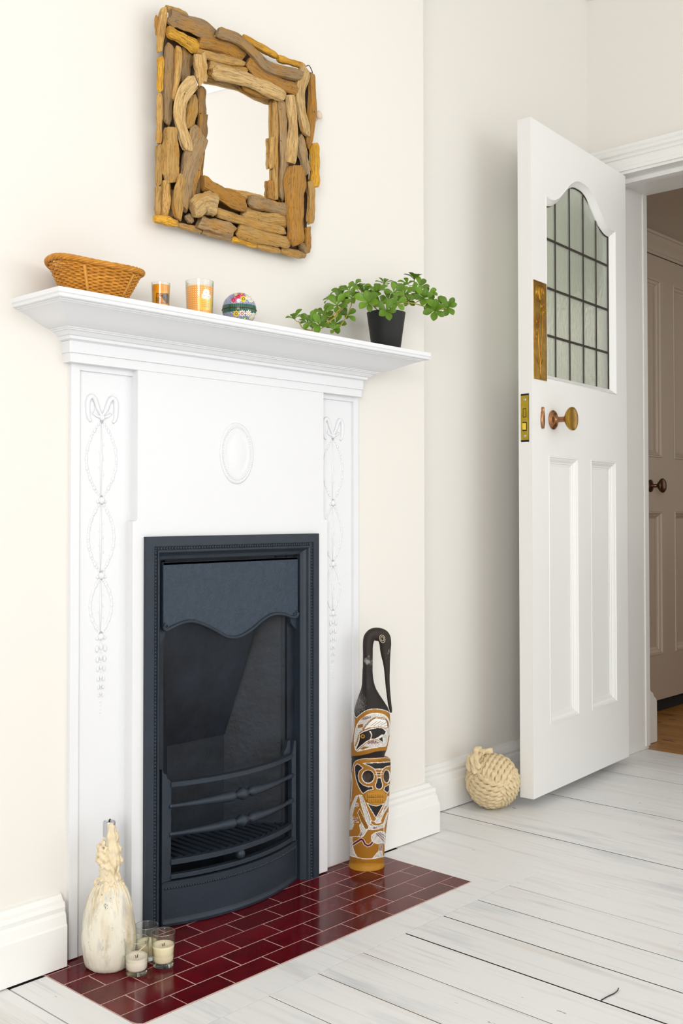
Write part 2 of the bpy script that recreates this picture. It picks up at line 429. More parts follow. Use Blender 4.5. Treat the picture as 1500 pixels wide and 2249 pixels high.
for nm, box_, axis, lab in (('window_1', (WY0, WY1, WZ0, WZ1), 'x', 'white framed sash window in the doorway wall'), ('fill_window_2', (GX0, GX1, GZ0, GZ1), 'y', 'wide white framed back window, unseen, added for fill light'), ('fill_window_3', (LY0, LY1, LZ0, LZ1), 'l', 'unseen white framed window added for fill light opposite the doorway')):  # back and left windows are unseen additions that carry fill light
    a, b, c, d = box_; root = thing(nm, lab, 'window', {'x': (XR + .12, (a + b) / 2, c), 'l': (XL - .1, (a + b) / 2, c), 'y': ((a + b) / 2, YS - .1, c)}[axis], kind='structure')
    bars = [(a, a + .06, c, d), (b - .06, b, c, d), (a + .06, b - .06, c, c + .07), (a + .06, b - .06, d - .06, d), (a + .06, b - .06, (c + d) / 2 - .02, (c + d) / 2 + .02)]
    for k, (p, q, r_, s_) in enumerate(bars):
        gg = Geo().box(p, q, YS - .13, YS - .08, r_, s_) if axis == 'y' else Geo().box(*((XR + .10, XR + .15) if axis == 'x' else (XL - .15, XL - .10)), p, q, r_, s_)
        part('window_frame' if k < 4 else 'sash_bar', gg, MT['trim'], root)

# ceiling cornice
CORN = [(0, ZC), (0, 2.828), (.012, 2.828), (.016, 2.845), (.035, 2.86), (.07, 2.90), (.10, 2.925), (.115, 2.935), (.115, ZC)]
g = Geo(); mitred([(XL, YB), (XC, YB), (XC, YA), (XR, YA), (XR, YS), (XL, YS), (XL, YB - .001)], CORN, 1, g, -1)
solo('trim_1', g, MT['ceiling'], 'white ceiling cornice running round the room', 'cornice', 'structure')

# baseboards
BASE = [(0, .003), (.030, .003), (.030, .083), (.0275, .087), (.0265, .094), (.025, .104), (.021, .110), (.0215, .113), (.0225, .119), (.020, .127), (.013, .131), (.011, .134), (.008, .140), (0, .142)]


def base(name, path, label):
    g = Geo(); mitred(path, BASE, 1, g, -1); solo(name, g, MT['trim'], label, 'baseboard', 'structure')


base('baseboard_left', [(XL, YB), (1.182, YB)], 'white moulded baseboard between bottle and left frame edge')
base('baseboard_right', [(2.085, YB), (XC, YB), (XC, YA), (XR, YA), (XR, 1.975)], 'white moulded baseboard wrapping round the chimney breast corner into the alcove')
g = Geo().prism_y([(XH, .002), (3.930, .002), (3.930, .160), (3.922, .172), (3.905, .182), (3.898, .196), (3.880, .204), (3.870, .214), (XH, .218)], 1.935, 2.02)
solo('baseboard_hall', g, MT['trim'], 'short white hall baseboard end seen past the door jamb', 'baseboard', 'structure')

# ------------------------------------------------------------------ floor boards
solo('floor', Geo().box(XL, XH - .01, YS, 1.99, -.06, -.0035), MT['gap'], 'floor of whitewashed boards with dark gaps', 'floor', 'structure')
FLOOR = bpy.data.objects['floor']
HXL, HXR, HYF = 1.133, 2.127, 1.536          # hearth outline
BXL, BXR, BYF = 1.054, 2.205, 1.455          # outer edge of its border
gaps = {1.054: .0016, 1.370: .0018, 1.502: .0022, 1.635: .0020, 1.772: .0046, 1.906: .0036, 2.039: .0028, 2.169: .0018, 2.303: .0003, 2.434: .0003, 2.565: .0044, 2.70: .0004, 2.835: .0004, 2.966: .0046,
        3.10: .0005, 3.235: .0006, 3.365: .0040, 3.50: .0014, 3.645: .0010, 3.781: .001}
xs = [XL, XL + .09]
x = XL + .09
while x + .1327 < 1.0: x += .1327; xs.append(x)
xs = [v for v in xs if v < .97] + [1.054, 1.212, 1.370] + [k for k in sorted(gaps) if k > 1.38]
half = lambda v: gaps.get(v, .0012) / 2


def board(x0, x1, y0, y1):
    gx0, gx1 = x0 + half(x0), x1 - half(x1)
    o = part('floorboard', Geo().box(gx0, gx1, y0, y1, -.0035, 0, .0004), MT['board'], FLOOR)
    o.data.materials.append(MT['gap'])
    for p in o.data.polygons:
        if p.normal.z < .3: p.material_index = 1


for a, b in zip(xs[:-1], xs[1:]):
    if a >= 3.49:
        board(a, b, DY0 + .017, DY1 - .016); continue
    top = YB - .012 if b <= 2.3 else YA - .012
    if b > 2.3 and a < XC:
        top = YB - .012
        if b > XC: board(XC, b, YB - .0118, YA - .012)
    y0s = YS
    if a >= BXR - 1e-6 or b <= BXL + 1e-6: board(a, b, y0s, top)
    elif a >= BXL - 1e-6 and b <= BXR: board(a, b, y0s, BYF - .0007)
    else:
        board(a, b, y0s, BYF - .0007)
        if b > BXR + .004: board(BXR + .0006, b, BYF - .0003, top)
# border strips round the hearth, mitred
e = .0005
for nm, poly in (('hearth_border_strip', [(BXL, BYF), (BXR, BYF), (HXR + .001, HYF - .001), (HXL - .001, HYF - .001)]),
                 ('hearth_border_strip', [(BXR - e, BYF + 2 * e), (BXR - e, YB - .034), (HXR + .001, YB - .034), (HXR + .001, HYF)]),
                 ('hearth_border_strip', [(BXL + .0015, BYF + 2 * e), (HXL - .001, HYF), (HXL - .001, YB - .034), (BXL + .0015, YB - .034)])):
    part(nm, Geo().prism_z(poly, -.0035, .0003), MT['board'], FLOOR)

# hall floor
hf = solo('floor_hall', Geo().box(XH - .009, 6.5, -.5, YH + .02, -.06, -.022), MT['gap'], 'polished honey pine boards of the hall floor', 'floor', 'structure')
x = XH - .009
while x < 6.4:
    part('hall_floorboard', Geo().box(x + .0005, x + .0845, -.5, YH + .015, -.022, 0, .0006), MT['hallboard'], hf); x += .085

# ------------------------------------------------------------------ hearth tiles
hearth = thing('hearth', 'oxblood red glazed tile hearth set into the white floor', 'hearth', (1.63, 1.68, 0))
part('grout_bed', Geo().box(HXL, HXR, HYF, 1.866, -.003, .0009), MT['grout'], hearth)
rows_y = [1.5375, 1.5905, 1.6535, 1.7145, 1.7745, 1.8345, 1.866]
for r in range(len(rows_y) - 1):
    y0, y1 = rows_y[r] + .0010, rows_y[r + 1] - .0010
    start = 1.2435 - .1177 if r % 2 == 0 else 1.1885 - .1177
    x = start
    while x < HXR:
        a, b = max(x + .0010, HXL + .001), min(x + .1177 - .0010, HXR - .001); x += .1177
        if b - a < .008: continue
        if r == 0 and a < HXL + .01:      # worn rounded front corner
            k = .022; poly = [(a + .010, y0), (b, y0), (b, y1), (a, y1), (a, y0 + k), (a + .003, y0 + .008)]
            gg = Geo().prism_z(poly, -.003, .0013)
        else: gg = Geo().box(a, b, y0, y1, -.003, .0013 + random.uniform(-.0002, .0002), .0005)
        part('hearth_tile', gg, MT['tile'], hearth)

# ------------------------------------------------------------------ fireplace surround
SX0, SX1 = 1.199, 2.074                       # pilaster outer edges
FX0, FX1 = 1.187, 2.064                # frieze ends
YR, YST, YP = 1.8665, 1.859, 1.843            # recess, stile and centre panel faces
FT, FB, FM = 1.252, 1.209, 1.228              # frieze top, bottom and step
IX0, IX1, IZ = 1.369, 1.899, .853             # cast iron insert outline
YE = YB + .004
sur = thing('fireplace_surround', 'white painted cast fireplace surround with mantel shelf and garland relief', 'fireplace', (1.638, YB, 0))
CUL, CUR, CLL, CLR, ZS = 1.352, 1.924, 1.340, 1.938, .888
panel = [(CUL, FB + .002), (CUL, ZS + .006), (CUL - .002, ZS), (CLL, ZS - .002), (CLL, .004), (IX0 - .0002, .004), (IX0 - .0002, IZ + .0002), (IX1 + .0002, IZ + .0002), (IX1 + .0002, .004), (CLR, .004), (CLR, ZS - .002), (CUR + .002, ZS), (CUR, ZS + .006), (CUR, FB + .002)]
part('centre_panel', Geo().prism_y(panel, YP, YE), MT['surround'], sur)
for a, b, s in ((SX0, 1.219, 0), (2.055, SX1, 1)):
    part('pilaster_stile', Geo().box(a, b, YST, YE, .004, FB + .002), MT['surround'], sur)
part('pilaster_panel', Geo().box(1.2185, 1.356, YR, YE, .006, FB + .002), MT['surround'], sur)
part('pilaster_panel', Geo().box(1.920, 2.0555, YR, YE, .006, FB + .002), MT['surround'], sur)
for a, b in ((1.219, 1.352), (1.924, 2.055)):
    part('panel_head', Geo().box(a, b, YST + .001, YE, FB - .012, FB + .002), MT['surround'], sur)
fr = part('frieze', Geo().box(FX0 - .003, FX1 + .003, 1.8405, YE, FB, FM + .001), MT['surround'], sur)
part('frieze_band', Geo().box(FX0 - .006, FX1 + .006, 1.836, YE, FM, FT + .002, .002), MT['surround'], fr)
MX0, MX1, MY, MZ = 1.069, 2.182, 1.700, 1.323
prof = [(0, 1.323), (0, 1.3140), (.020, 1.3125), (.024, 1.3110), (.010, 1.3098), (.004, 1.3075), (.012, 1.3058), (.03, 1.3050), (.085, 1.3050), (.088, 1.3030), (.13, 1.3022)]
for s_, z in spline([(.14, 1.3010), (.22, 1.2985), (.34, 1.2925), (.46, 1.2855), (.58, 1.2790), (.70, 1.2745), (.76, 1.2735)], 16): prof.append((float(s_), float(z)))
prof += [(.765, 1.2715), (.80, 1.2708), (.805, 1.2690), (.845, 1.2682), (.87, 1.2655), (.905, 1.2615), (.94, 1.2600), (.945, 1.2545), (.96, 1.2535), (.99, 1.2530), (.99, 1.2520)]
rows = []
for s_, z in prof:
    xl = MX0 + (FX0 - .006 - MX0) * s_; xr = MX1 - (MX1 - FX1 - .006) * s_; yf = MY + (1.836 - MY) * s_
    rows.append([(xl, YE, z), (xl, yf, z), (xr, yf, z), (xr, YE, z)])
g = Geo()
for c_ in range(3): g.grid([[r[c_], r[c_ + 1]] for r in rows])
g.add([rows[0][0], rows[0][1], rows[0][2], rows[0][3]], [(0, 1, 2, 3)])
part('mantel_shelf', g, MT['surround'], sur)


def relief(cx):
    g = Geo(); y = YR
    zs = [1.100, .930, .773, .646]; hw = [.037, .032, .0265]
    for k in range(3):
        zt, zb = zs[k] - .004, zs[k + 1] + .006
        for s in (-1, 1):
            for i in range(25):
                t = i / 24; g.sphere((cx + s * hw[k] * math.sin(math.pi * t) ** .8, y - .0004, zt + (zb - zt) * t), .0030 if i % 3 else .0040, 8, 5, (1, .55, 1.35))
        g.tube([(cx - .0015, y, zt), (cx - .0015, y - .0003, (zt + zb) / 2), (cx - .0015, y, zb)], [.0014, .0028, .0012], 6)
        for i in range(5): g.sphere((cx + .005 * (-1) ** i, y, zt + (zb - zt) * (.3 + .1 * i)), .0022, 6, 4, (1, .5, 1.8))
    for z in zs[1:]:
        g.sphere((cx, y - .001, z), .0075, 10, 6, (1, .7, 1)); g.sphere((cx - .009, y, z - .003), .004, 6, 4); g.sphere((cx + .009, y, z - .003), .004, 6, 4)
    # ribbon bow
    for s in (-1, 1):
        pts = [(cx, y - .001, 1.106), (cx + s * .010, y - .002, 1.121), (cx + s * .018, y - .002, 1.140), (cx + s * .026, y - .002, 1.146), (cx + s * .034, y - .001, 1.138), (cx + s * .035, y - .001, 1.118), (cx + s * .033, y - .001, 1.102), (cx + s * .027, y - .001, 1.094)]
        g.tube(spline(pts, 30), [.0030 + .0025 * math.sin(math.pi * i / 29) for i in range(30)], 8)
        g.tube(spline([(cx, y - .001, 1.104), (cx + s * .012, y - .001, 1.106), (cx + s * .022, y - .0005, 1.112)], 10), .0034, 8)
        g.sphere((cx + s * .024, y + .001, 1.124), .010, 10, 6, (.8, .30, 1.5))
    g.sphere((cx, y - .002, 1.103), .006, 8, 6)
    # bellflower drop
    for k, z in enumerate([.625, .603, .583, .562, .545, .528]):
        w = .010 - .0012 * k
        for s in (-1, 0, 1): g.sphere((cx + s * w, y - .0008, z - abs(s) * .004), .0052 - .0005 * k, 7, 5, (.8, .7, 1.4))
        g.sphere((cx, y, z + .011), .0025, 6, 4)
    for k in range(5): g.sphere((cx, y, .512 - k * .008), .0026 - .0003 * k, 6, 4, (1, .7, 1.5))
    return g


part('garland_relief', relief(1.277), MT['surround'], sur, smooth=True)
part('garland_relief', relief(1.983), MT['surround'], sur, smooth=True)
# oval medallion
g = Geo(); ox, oz = 1.631, 1.0425; rows = []
for s_, d in ((1.0, 0), (.99, .003), (.93, .005), (.90, .003), (.80, .003), (.76, .0045), (.70, .003), (.5, .005), (.25, .006), (.02, .0063)):
    rows.append([(ox + .051 * s_ * math.cos(a), YP - d, oz + .0715 * s_ * math.sin(a)) for a in np.linspace(0, 2 * math.pi, 48, endpoint=False)])
g.grid(rows, True); g.add(rows[-1], [tuple(range(48))])
for a in np.linspace(0, 2 * math.pi, 60, endpoint=False): g.sphere((ox + .043 * math.cos(a), YP - .003, oz + .061 * math.sin(a)), .0026, 6, 4)
part('oval_medallion', g, MT['surround'], sur, smooth=True)

# ------------------------------------------------------------------ cast iron insert
ins = thing('cast_iron_insert', 'black cast iron fireplace insert with bowed grate inside the white surround', 'fireplace insert', (1.634, 1.84, 0))
g = Geo()
prof = [(0, YP + .012), (0, 1.8345), (.0208, 1.8335), (.0212, 1.8370), (.0300, 1.8370), (.0304, 1.8335), (.0335, 1.8335), (.036, 1.836), (.0385, 1.842), (.043, 1.8475), (.048, 1.8505), (.0500, 1.8515), (.0500, 1.885)]
rows = []
for o_, y in prof: rows.append([(IX0 + o_, y, .0016), (IX0 + o_, y, IZ - o_), (IX1 - o_, y, IZ - o_), (IX1 - o_, y, .0016)])
g.grid(rows)
part('outer_frame', g, MT['iron'], ins)
g = Geo(); o_ = .0256; st = .0076
for i in range(int((IZ - o_) / st)):
    for xx in (IX0 + o_, IX1 - o_): g.sphere((xx, 1.8368, .004 + i * st), .0037, 6, 4)
for i in range(int((IX1 - IX0 - 2 * o_) / st)): g.sphere((IX0 + o_ + i * st, 1.8368, IZ - o_), .0037, 6, 4)
part('bead_moulding', g, MT['iron'], ins, smooth=True)
OX0, OX1, OZ = IX0 + .05, IX1 - .05, IZ - .05
# hood with wavy lower edge
wave = [(1.428, .655), (1.4305, .648), (1.437, .6455), (1.450, .650), (1.475, .657), (1.507, .6595), (1.545, .648), (1.583, .630), (1.610, .6165), (1.634, .6125), (1.658, .6155), (1.690, .628), (1.722, .646), (1.757, .6575), (1.795, .6545), (1.818, .647), (1.833, .6455), (1.839, .650), (1.841, .656)]
wv = [tuple(p) for p in spline(wave, 70)]
g = Geo(); g.grid([[(x, 1.852, z) for x, z in wv], [(x, 1.852, .795) for x, z in wv]]); g.grid([[(x, 1.860, z) for x, z in wv], [(x, 1.860, .795) for x, z in wv]])
g.grid([[(x, 1.852, z) for x, z in wv], [(x, 1.860, z) for x, z in wv]])
g.box(1.427, 1.842, 1.852, 1.860, .790, .7955); g.add([(1.428, 1.852, .655), (1.428, 1.86, .655), (1.428, 1.86, .795), (1.428, 1.852, .795)], [(0, 1, 2, 3)])
hood = part('hood', g, MT['ironrough'], ins)
part('hood_rim', Geo().tube([(x, 1.8512, z + .0025) for x, z in wv], .0042, 8), MT['iron'], hood, smooth=True)
for cx_, s in ((1.4375, 1), (1.8315, -1)):
    sp = [(cx_ + s * (.0085 - .0011 * k) * math.cos(k * .75 + 2.2), 1.851, .6565 + (.0085 - .0011 * k) * math.sin(k * .75 + 2.2)) for k in range(8)]
    part('hood_scroll', Geo().tube(spline(sp, 24), .0024, 6), MT['iron'], hood, smooth=True)
for xx, s in ((OX0, 1), (OX1, -1)):
    part('hood_bracket', Geo().prism_y([(xx - s * .004, .662), (xx + s * .026, .650), (xx + s * .020, .632), (xx + s * .009, .620), (xx - s * .004, .612)], 1.862, 1.872), MT['iron'], ins)
# firebox lining
BKY, BKX0, BKX1, BKZ = 1.985, 1.545, 1.716, .364
part('fire_back', Geo().box(BKX0 - .03, BKX1 + .004, BKY, BKY + .02, .002, BKZ), MT['soot'], ins)
g = Geo(); g.add([(BKX0 - .06, BKY - .004, BKZ - .004), (BKX1, BKY - .004, BKZ - .004), (1.745, 1.888, .66), (1.772, 1.862, .80), (1.44, 1.862, .80), (1.46, 1.888, .66)], [(0, 1, 2, 5), (5, 2, 3, 4)])
g.add([(x, y + .02, z) for x, y, z in g.V[:6]], [(0, 1, 2, 5), (5, 2, 3, 4)]); g.add([g.V[0], g.V[1], g.V[7], g.V[6]], [(0, 1, 2, 3)]); g.add([g.V[1], g.V[2], g.V[8], g.V[7]], [(0, 1, 2, 3)])
part('leaning_fire_back', g, MT['soot'], ins)
for s, x0, x1 in ((1, 1.826, BKX1), (-1, 1.442, BKX0)):
    pts = [(x0, 1.872)] + [(x0 - s * .012 * (1 - math.cos(t)), 1.876 + .012 * math.sin(t)) for t in (.4, .9, 1.3)] + [(x1, BKY + .002)]
    part('fire_cheek', Geo().grid([[(x, y, .002) for x, y in pts], [(x, y, .82) for x, y in pts]]), MT['soot'], ins)
    part('cheek_return', Geo().box(*sorted((x0 - s * .002, x0 + s * .042)), 1.872, 1.878, .002, .82), MT['soot'], ins)
part('firebox_floor', Geo().box(1.41, 1.86, 1.868, 1.995, .0016, .03), MT['rust'], ins)
part('firebox_top', Geo().box(1.41, 1.86, 1.864, 1.995, .80, .82), MT['soot'], ins)
# grate
GXC, GHW = 1.637, .205
bow = lambda x, d=.045: 1.858 - d * max(0, 1 - ((x - GXC) / GHW) ** 2)
gx = np.linspace(1.450, 1.824, 25)


def bar(z0, z1, depth=.010):
    f = [(x, bow(x)) for x in gx]; b = [(x, bow(x) + depth) for x in gx]
    rows = [[(x, y, z0) for x, y in f], [(x, y, z1 - .0015) for x, y in f], [(x, y + .0015, z1) for x, y in f], [(x, y, z1) for x, y in b], [(x, y, z0) for x, y in b], [(x, y, z0) for x, y in f]]
    return Geo().grid(rows)


for (a, b, dep) in ((.304, .314, .018), (.135, .146, .014), (.104, .113, .016)): part('grate_bar', bar(a, b, dep), MT['iron'], ins)
for z in (.2615, .2005):
    pts, rad = [], []
    for x in np.linspace(1.449, 1.825, 73):
        u = abs(x - 1.628); pts.append((x, bow(x) + .005, z))
        r = .0046 + .0072 * max(0, min(1, (.170 - u) / .135)) ** 1.2
        if u < .020: r = .0052
        if u < .0165: r = .0095
        if u < .0090: r = .0150 * math.sqrt(max(.3, 1 - (u / .010) ** 2))
        if .020 <= u < .026: r *= .8
        if u > .176: r = .0060
        rad.append(r)
    part('spindle_bar', Geo().tube(pts, rad, 12), MT['iron'], ins, smooth=True)
for x0, x1 in ((1.427, 1.4515), (1.8215, 1.8365)):
    s = 1 if x0 < 1.6 else -1; o1, o2 = (x0, x1) if s > 0 else (x1, x0)
    zt, zb = .345, .101
    poly = [(o1, zb), (o2, zb), (o2, .314), (o2 - s * .003, .318)] + ([(o2 - s * .010, .324), (o2 - s * .013, .333), (o2 - s * .020, .337), (o2 - s * .023, zt)] if s > 0 else [(o2 - s * .006, .326), (o2 - s * .009, zt)]) + [(o1, zt)]
    part('grate_upright', Geo().prism_y(poly, 1.853, 1.866), MT['iron'], ins)
part('grate_upright_return', Geo().prism_y([(1.800, .312), (1.824, .312), (1.824, .347), (1.815, .346), (1.810, .330), (1.802, .320)], 1.860, 1.870), MT['iron'], ins)
part('damper_knob', Geo().sphere((1.624, bow(1.624) + .006, .126), .0115, 14, 10), MT['iron'], ins, smooth=True)
for k in range(17):
    x = 1.462 + k * .0215
    part('grate_slat', Geo().box(x, x + .012, bow(x) + .030, 1.978, .132, .142), MT['iron'], ins)
# ash pan cover
ax = np.linspace(1.433, 1.843, 41)
abow = lambda x: 1.860 - .046 * max(0, 1 - ((x - 1.638) / .206) ** 2)
prof = [(.002, .003), (-.003, .003), (-.004, .009), (-.001, .014), (0, .018), (0, .084), (-.0015, .086), (-.0015, .0955), (-.004, .0965), (-.004, .0995), (.006, .0995)]
part('ash_pan_cover', Geo().grid([[(x, abow(x) + dy, z) for x in ax] for dy, z in prof]), MT['iron'], ins)
g = Geo()
for x in np.linspace(1.440, 1.836, 68): g.sphere((x, abow(x) - .001, .0845), .0031, 6, 4)
part('ash_pan_bead', g, MT['iron'], ins, smooth=True)
part('ash_pan_side', Geo().box(1.431, 1.436, 1.858, 1.90, .002, .100), MT['iron'], ins)
part('ash_pan_side', Geo().box(1.840, 1.845, 1.858, 1.90, .002, .100), MT['iron'], ins)

# ------------------------------------------------------------------ driftwood mirror
mir = thing('driftwood_mirror', 'square wall mirror framed with layered pieces of golden driftwood', 'mirror', (1.62, YB, 1.52))
YM = 1.842
TILT = .052


def K(x, y, Y=YM):
    p = at_y(320 + x / 3.7475, y / 3.7475, Y)
    for _ in range(3): p = at_y(320 + x / 3.7475, y / 3.7475, Y - TILT * (p[2] - 1.53))
    return p


g = Geo().box(1.420, 1.872, 1.855, YB - .001, 1.550, 1.985); g.V = [(x, y - TILT * (z - 1.55), z) for x, y, z in g.V]
part('backing_board', g, MT['backing'], mir)
a_, b_ = K(430, 600, 1.848), K(1075, 1680, 1.848)
g = Geo().box(1.503, 1.790, 1.8530, 1.8545, 1.61, 1.93); g.V = [(x, y - TILT * (z - 1.55), z) for x, y, z in g.V]
part('mirror_glass', g, MT['mirror'], mir)
TAN, YEL, GRY, BRN, PAL, DRK = (.60, .36, .12), (.80, .42, .05), (.40, .27, .14), (.46, .23, .055), (.72, .49, .22), (.27, .16, .07)
DW = [  # points in a 3.75x view of the frame, width, layer, colour
    ([(150, 60), (128, 250), (110, 430)], 52, 1, TAN), ([(122, 465), (118, 760)], 50, 1, YEL), ([(113, 772), (108, 1180)], 46, 1, TAN), ([(108, 1190), (104, 1530)], 48, 1, TAN), ([(104, 1537), (98, 1780)], 46, 1, TAN), ([(175, 70), (338, 125)], 50, 0, TAN),
    ([(90, 130), (92, 290)], 28, 0, BRN),
    ([(190, 140), (330, 190), (565, 285)], 122, 1, GRY), ([(180, 255), (300, 320), (430, 405)], 92, 2, YEL), ([(430, 345), (620, 385), (800, 475)], 125, 1, BRN), ([(415, 425), (600, 480), (812, 525)], 62, 2, TAN),
    ([(590, 265), (760, 325), (900, 450), (1010, 555), (1280, 625)], 100, 3, GRY), ([(800, 310), (1080, 465)], 60, 0, YEL), ([(1085, 480), (1310, 548)], 54, 1, YEL), ([(835, 505), (950, 600), (1100, 690), (1245, 740)], 108, 2, BRN),
    ([(515, 530), (820, 590)], 75, 1, TAN), ([(545, 590), (800, 645), (1000, 725), (1145, 790)], 112, 2, PAL), ([(800, 720), (900, 765), (1050, 800)], 45, 0, BRN), ([(520, 590), (600, 625)], 40, 0, YEL),
    ([(200, 365), (185, 700), (178, 1025)], 88, 1, GRY), ([(268, 385), (262, 600), (228, 825)], 54, 2, TAN), ([(335, 430), (315, 700)], 105, 0, GRY), ([(442, 450), (462, 685)], 118, 3, PAL), ([(405, 660), (305, 790), (275, 950), (310, 1100), (355, 1245)], 105, 3, PAL),
    ([(392, 780), (380, 900), (345, 1060)], 90, 1, TAN), ([(455, 710), (462, 900), (470, 1150)], 85, 1, DRK), ([(208, 1050), (205, 1280), (205, 1505)], 125, 2, TAN), ([(168, 1480), (152, 1785)], 78, 1, TAN), ([(440, 1080), (350, 1400), (290, 1700)], 140, 2, GRY),
    ([(300, 1450), (265, 1620), (268, 1805)], 88, 3, TAN), ([(480, 950), (440, 1350), (400, 1655)], 66, 0, DRK), ([(205, 1560), (205, 1785)], 40, 0, GRY), ([(425, 1250), (380, 1500), (345, 1700)], 80, 1, BRN),
    ([(72, 1802), (160, 1815), (255, 1842)], 68, 2, YEL), ([(255, 1848), (460, 1905)], 46, 1, TAN), ([(462, 1908), (702, 1968)], 46, 1, GRY), ([(704, 1966), (910, 2018)], 50, 1, YEL), ([(912, 2015), (1110, 2068)], 52, 1, TAN), ([(1108, 2062), (1312, 2108)], 62, 1, TAN),
    ([(385, 1735), (475, 1670), (575, 1690)], 165, 3, PAL), ([(435, 1825), (560, 1860), (725, 1905)], 118, 2, GRY), ([(465, 1500), (620, 1600), (820, 1695)], 118, 2, BRN), ([(640, 1570), (1000, 1655)], 60, 0, TAN), ([(845, 1655), (1000, 1690), (1165, 1735)], 108, 2, GRY),
    ([(565, 1745), (850, 1835), (1135, 1905)], 76, 2, TAN), ([(790, 1760), (980, 1800), (1160, 1815)], 125, 1, TAN), ([(750, 1900), (960, 1945), (1190, 2005)], 118, 2, TAN), ([(335, 1770), (385, 1830)], 66, 1, GRY), ([(450, 1545), (560, 1600)], 50, 0, DRK),
    ([(1068, 815), (1066, 1645)], 50, 0, TAN), ([(1115, 825), (1138, 1300), (1120, 1645)], 84, 1, GRY), ([(1182, 785), (1212, 1050), (1188, 1345)], 100, 2, PAL), ([(1312, 570), (1265, 760), (1290, 950), (1322, 1115)], 108, 2, PAL), ([(1362, 610), (1368, 900), (1335, 1215)], 66, 1, BRN),
    ([(1262, 1120), (1295, 1280), (1330, 1425)], 96, 1, GRY), ([(1382, 1180), (1390, 1350), (1383, 1540)], 80, 1, YEL), ([(1240, 1365), (1225, 1650), (1240, 2020)], 175, 3, BRN), ([(1352, 1490), (1362, 1660), (1348, 1845)], 86, 1, TAN), ([(1328, 1870), (1328, 2085)], 66, 0, BRN),
    ([(1040, 1130), (1035, 1385)], 44, 0, TAN), ([(1030, 1495), (1028, 1645)], 52, 0, BRN), ([(1180, 1480), (1180, 1700)], 70, 1, BRN), ([(1265, 2000), (1315, 2070)], 62, 0, GRY)]
for k, (pts, w, lay, col) in enumerate(DW):
    Y = 1.848 - .0075 * lay; rr = random.Random(k); n = 22
    P3 = [K(x, y, Y) for x, y in pts]; C3 = [np.array(p) for p in spline(P3, n)]; r0 = w * 1.12 / 3.7475 / 2 / 1010.0
    Lp = sum(np.linalg.norm(b - a) for a, b in zip(C3[:-1], C3[1:])); fl = .50 if r0 > .012 else .85; seg = 14
    ph = [rr.uniform(0, 6.28) for _ in range(8)]; e0, e1 = rr.uniform(.45, .95), rr.uniform(.35, .9); skew = rr.uniform(-.6, .6)
    V, F, Gv = [], [], []; acc = 0
    for i in range(n):
        t = i / (n - 1); a = C3[max(0, i - 1)]; b = C3[min(n - 1, i + 1)]; tg = (b - a) / np.linalg.norm(b - a)
        if i: acc += np.linalg.norm(C3[i] - C3[i - 1])
        nr = np.array([0, -1.0, 0]); nr = nr - tg * (nr @ tg); nr /= np.linalg.norm(nr); bn = np.cross(tg, nr)
        d0, d1 = acc, Lp - acc; ez = .010
        env = min(1, e0 + (1 - e0) * math.sqrt(min(1, d0 / ez))) * min(1, e1 + (1 - e1) * math.sqrt(min(1, d1 / (ez * 1.8))))
        wob = 1 + .10 * math.sin(t * 7 + ph[0]) + .06 * math.sin(t * 17 + ph[1])
        for q in range(seg):
            th = 2 * math.pi * q / seg; cs, sn = math.cos(th), math.sin(th); ex_ = .72
            x_ = abs(cs) ** ex_ * (1 if cs > 0 else -1); y_ = abs(sn) ** ex_ * (1 if sn > 0 else -1)
            rad = r0 * env * wob * (1 + .09 * math.sin(2 * th + ph[2] + t * 3) + .07 * math.sin(5 * th + ph[3] + 2 * t) + .05 * math.sin(9 * th + ph[4] - 3 * t) + rr.uniform(-.035, .035))
            off = tg * (skew * r0 * y_ * (.5 if 0 < i < n - 1 else .8)) if i in (0, n - 1) else 0
            V.append(C3[i] + nr * (x_ * rad * fl) + bn * (y_ * rad) + off); Gv.append((y_ * rad + .03 * x_ * rad + k * .37, acc, x_ * rad * fl))
    g = Geo(); g.grid([[tuple(v) for v in V[i * seg:(i + 1) * seg]] for i in range(n)], True, True)
    o = part('driftwood_piece', g, MT['wood'], mir, smooth=True, shade_auto=50)
    at = o.data.attributes.new('Grain', 'FLOAT_VECTOR', 'POINT'); at.data.foreach_set('vector', np.array(Gv, np.float32).ravel())
    v = rr.uniform(.85, 1.15); o.color = (col[0] * v, col[1] * v, col[2] * v, 1)
part('hanging_wire', Geo().tube(spline([K(1320, 545), K(1345, 540), K(1370, 590), K(1378, 640)], 14), .0011, 6), MT['twig'], mir)
q = at_y(694, 255, YB - .006)
solo('wall_hook', Geo().lathe([(.012, 0), (.012, .003), (.006, .006), (.005, .011), (.010, .014), (.011, .018), (.007, .021), (.001, .022)], (q[0], YB, q[2]), 20, axis=(0, -1, 0)), MT['shell'], 'small pale pink round hook on the wall behind the mirror edge', 'hook', smooth=True)

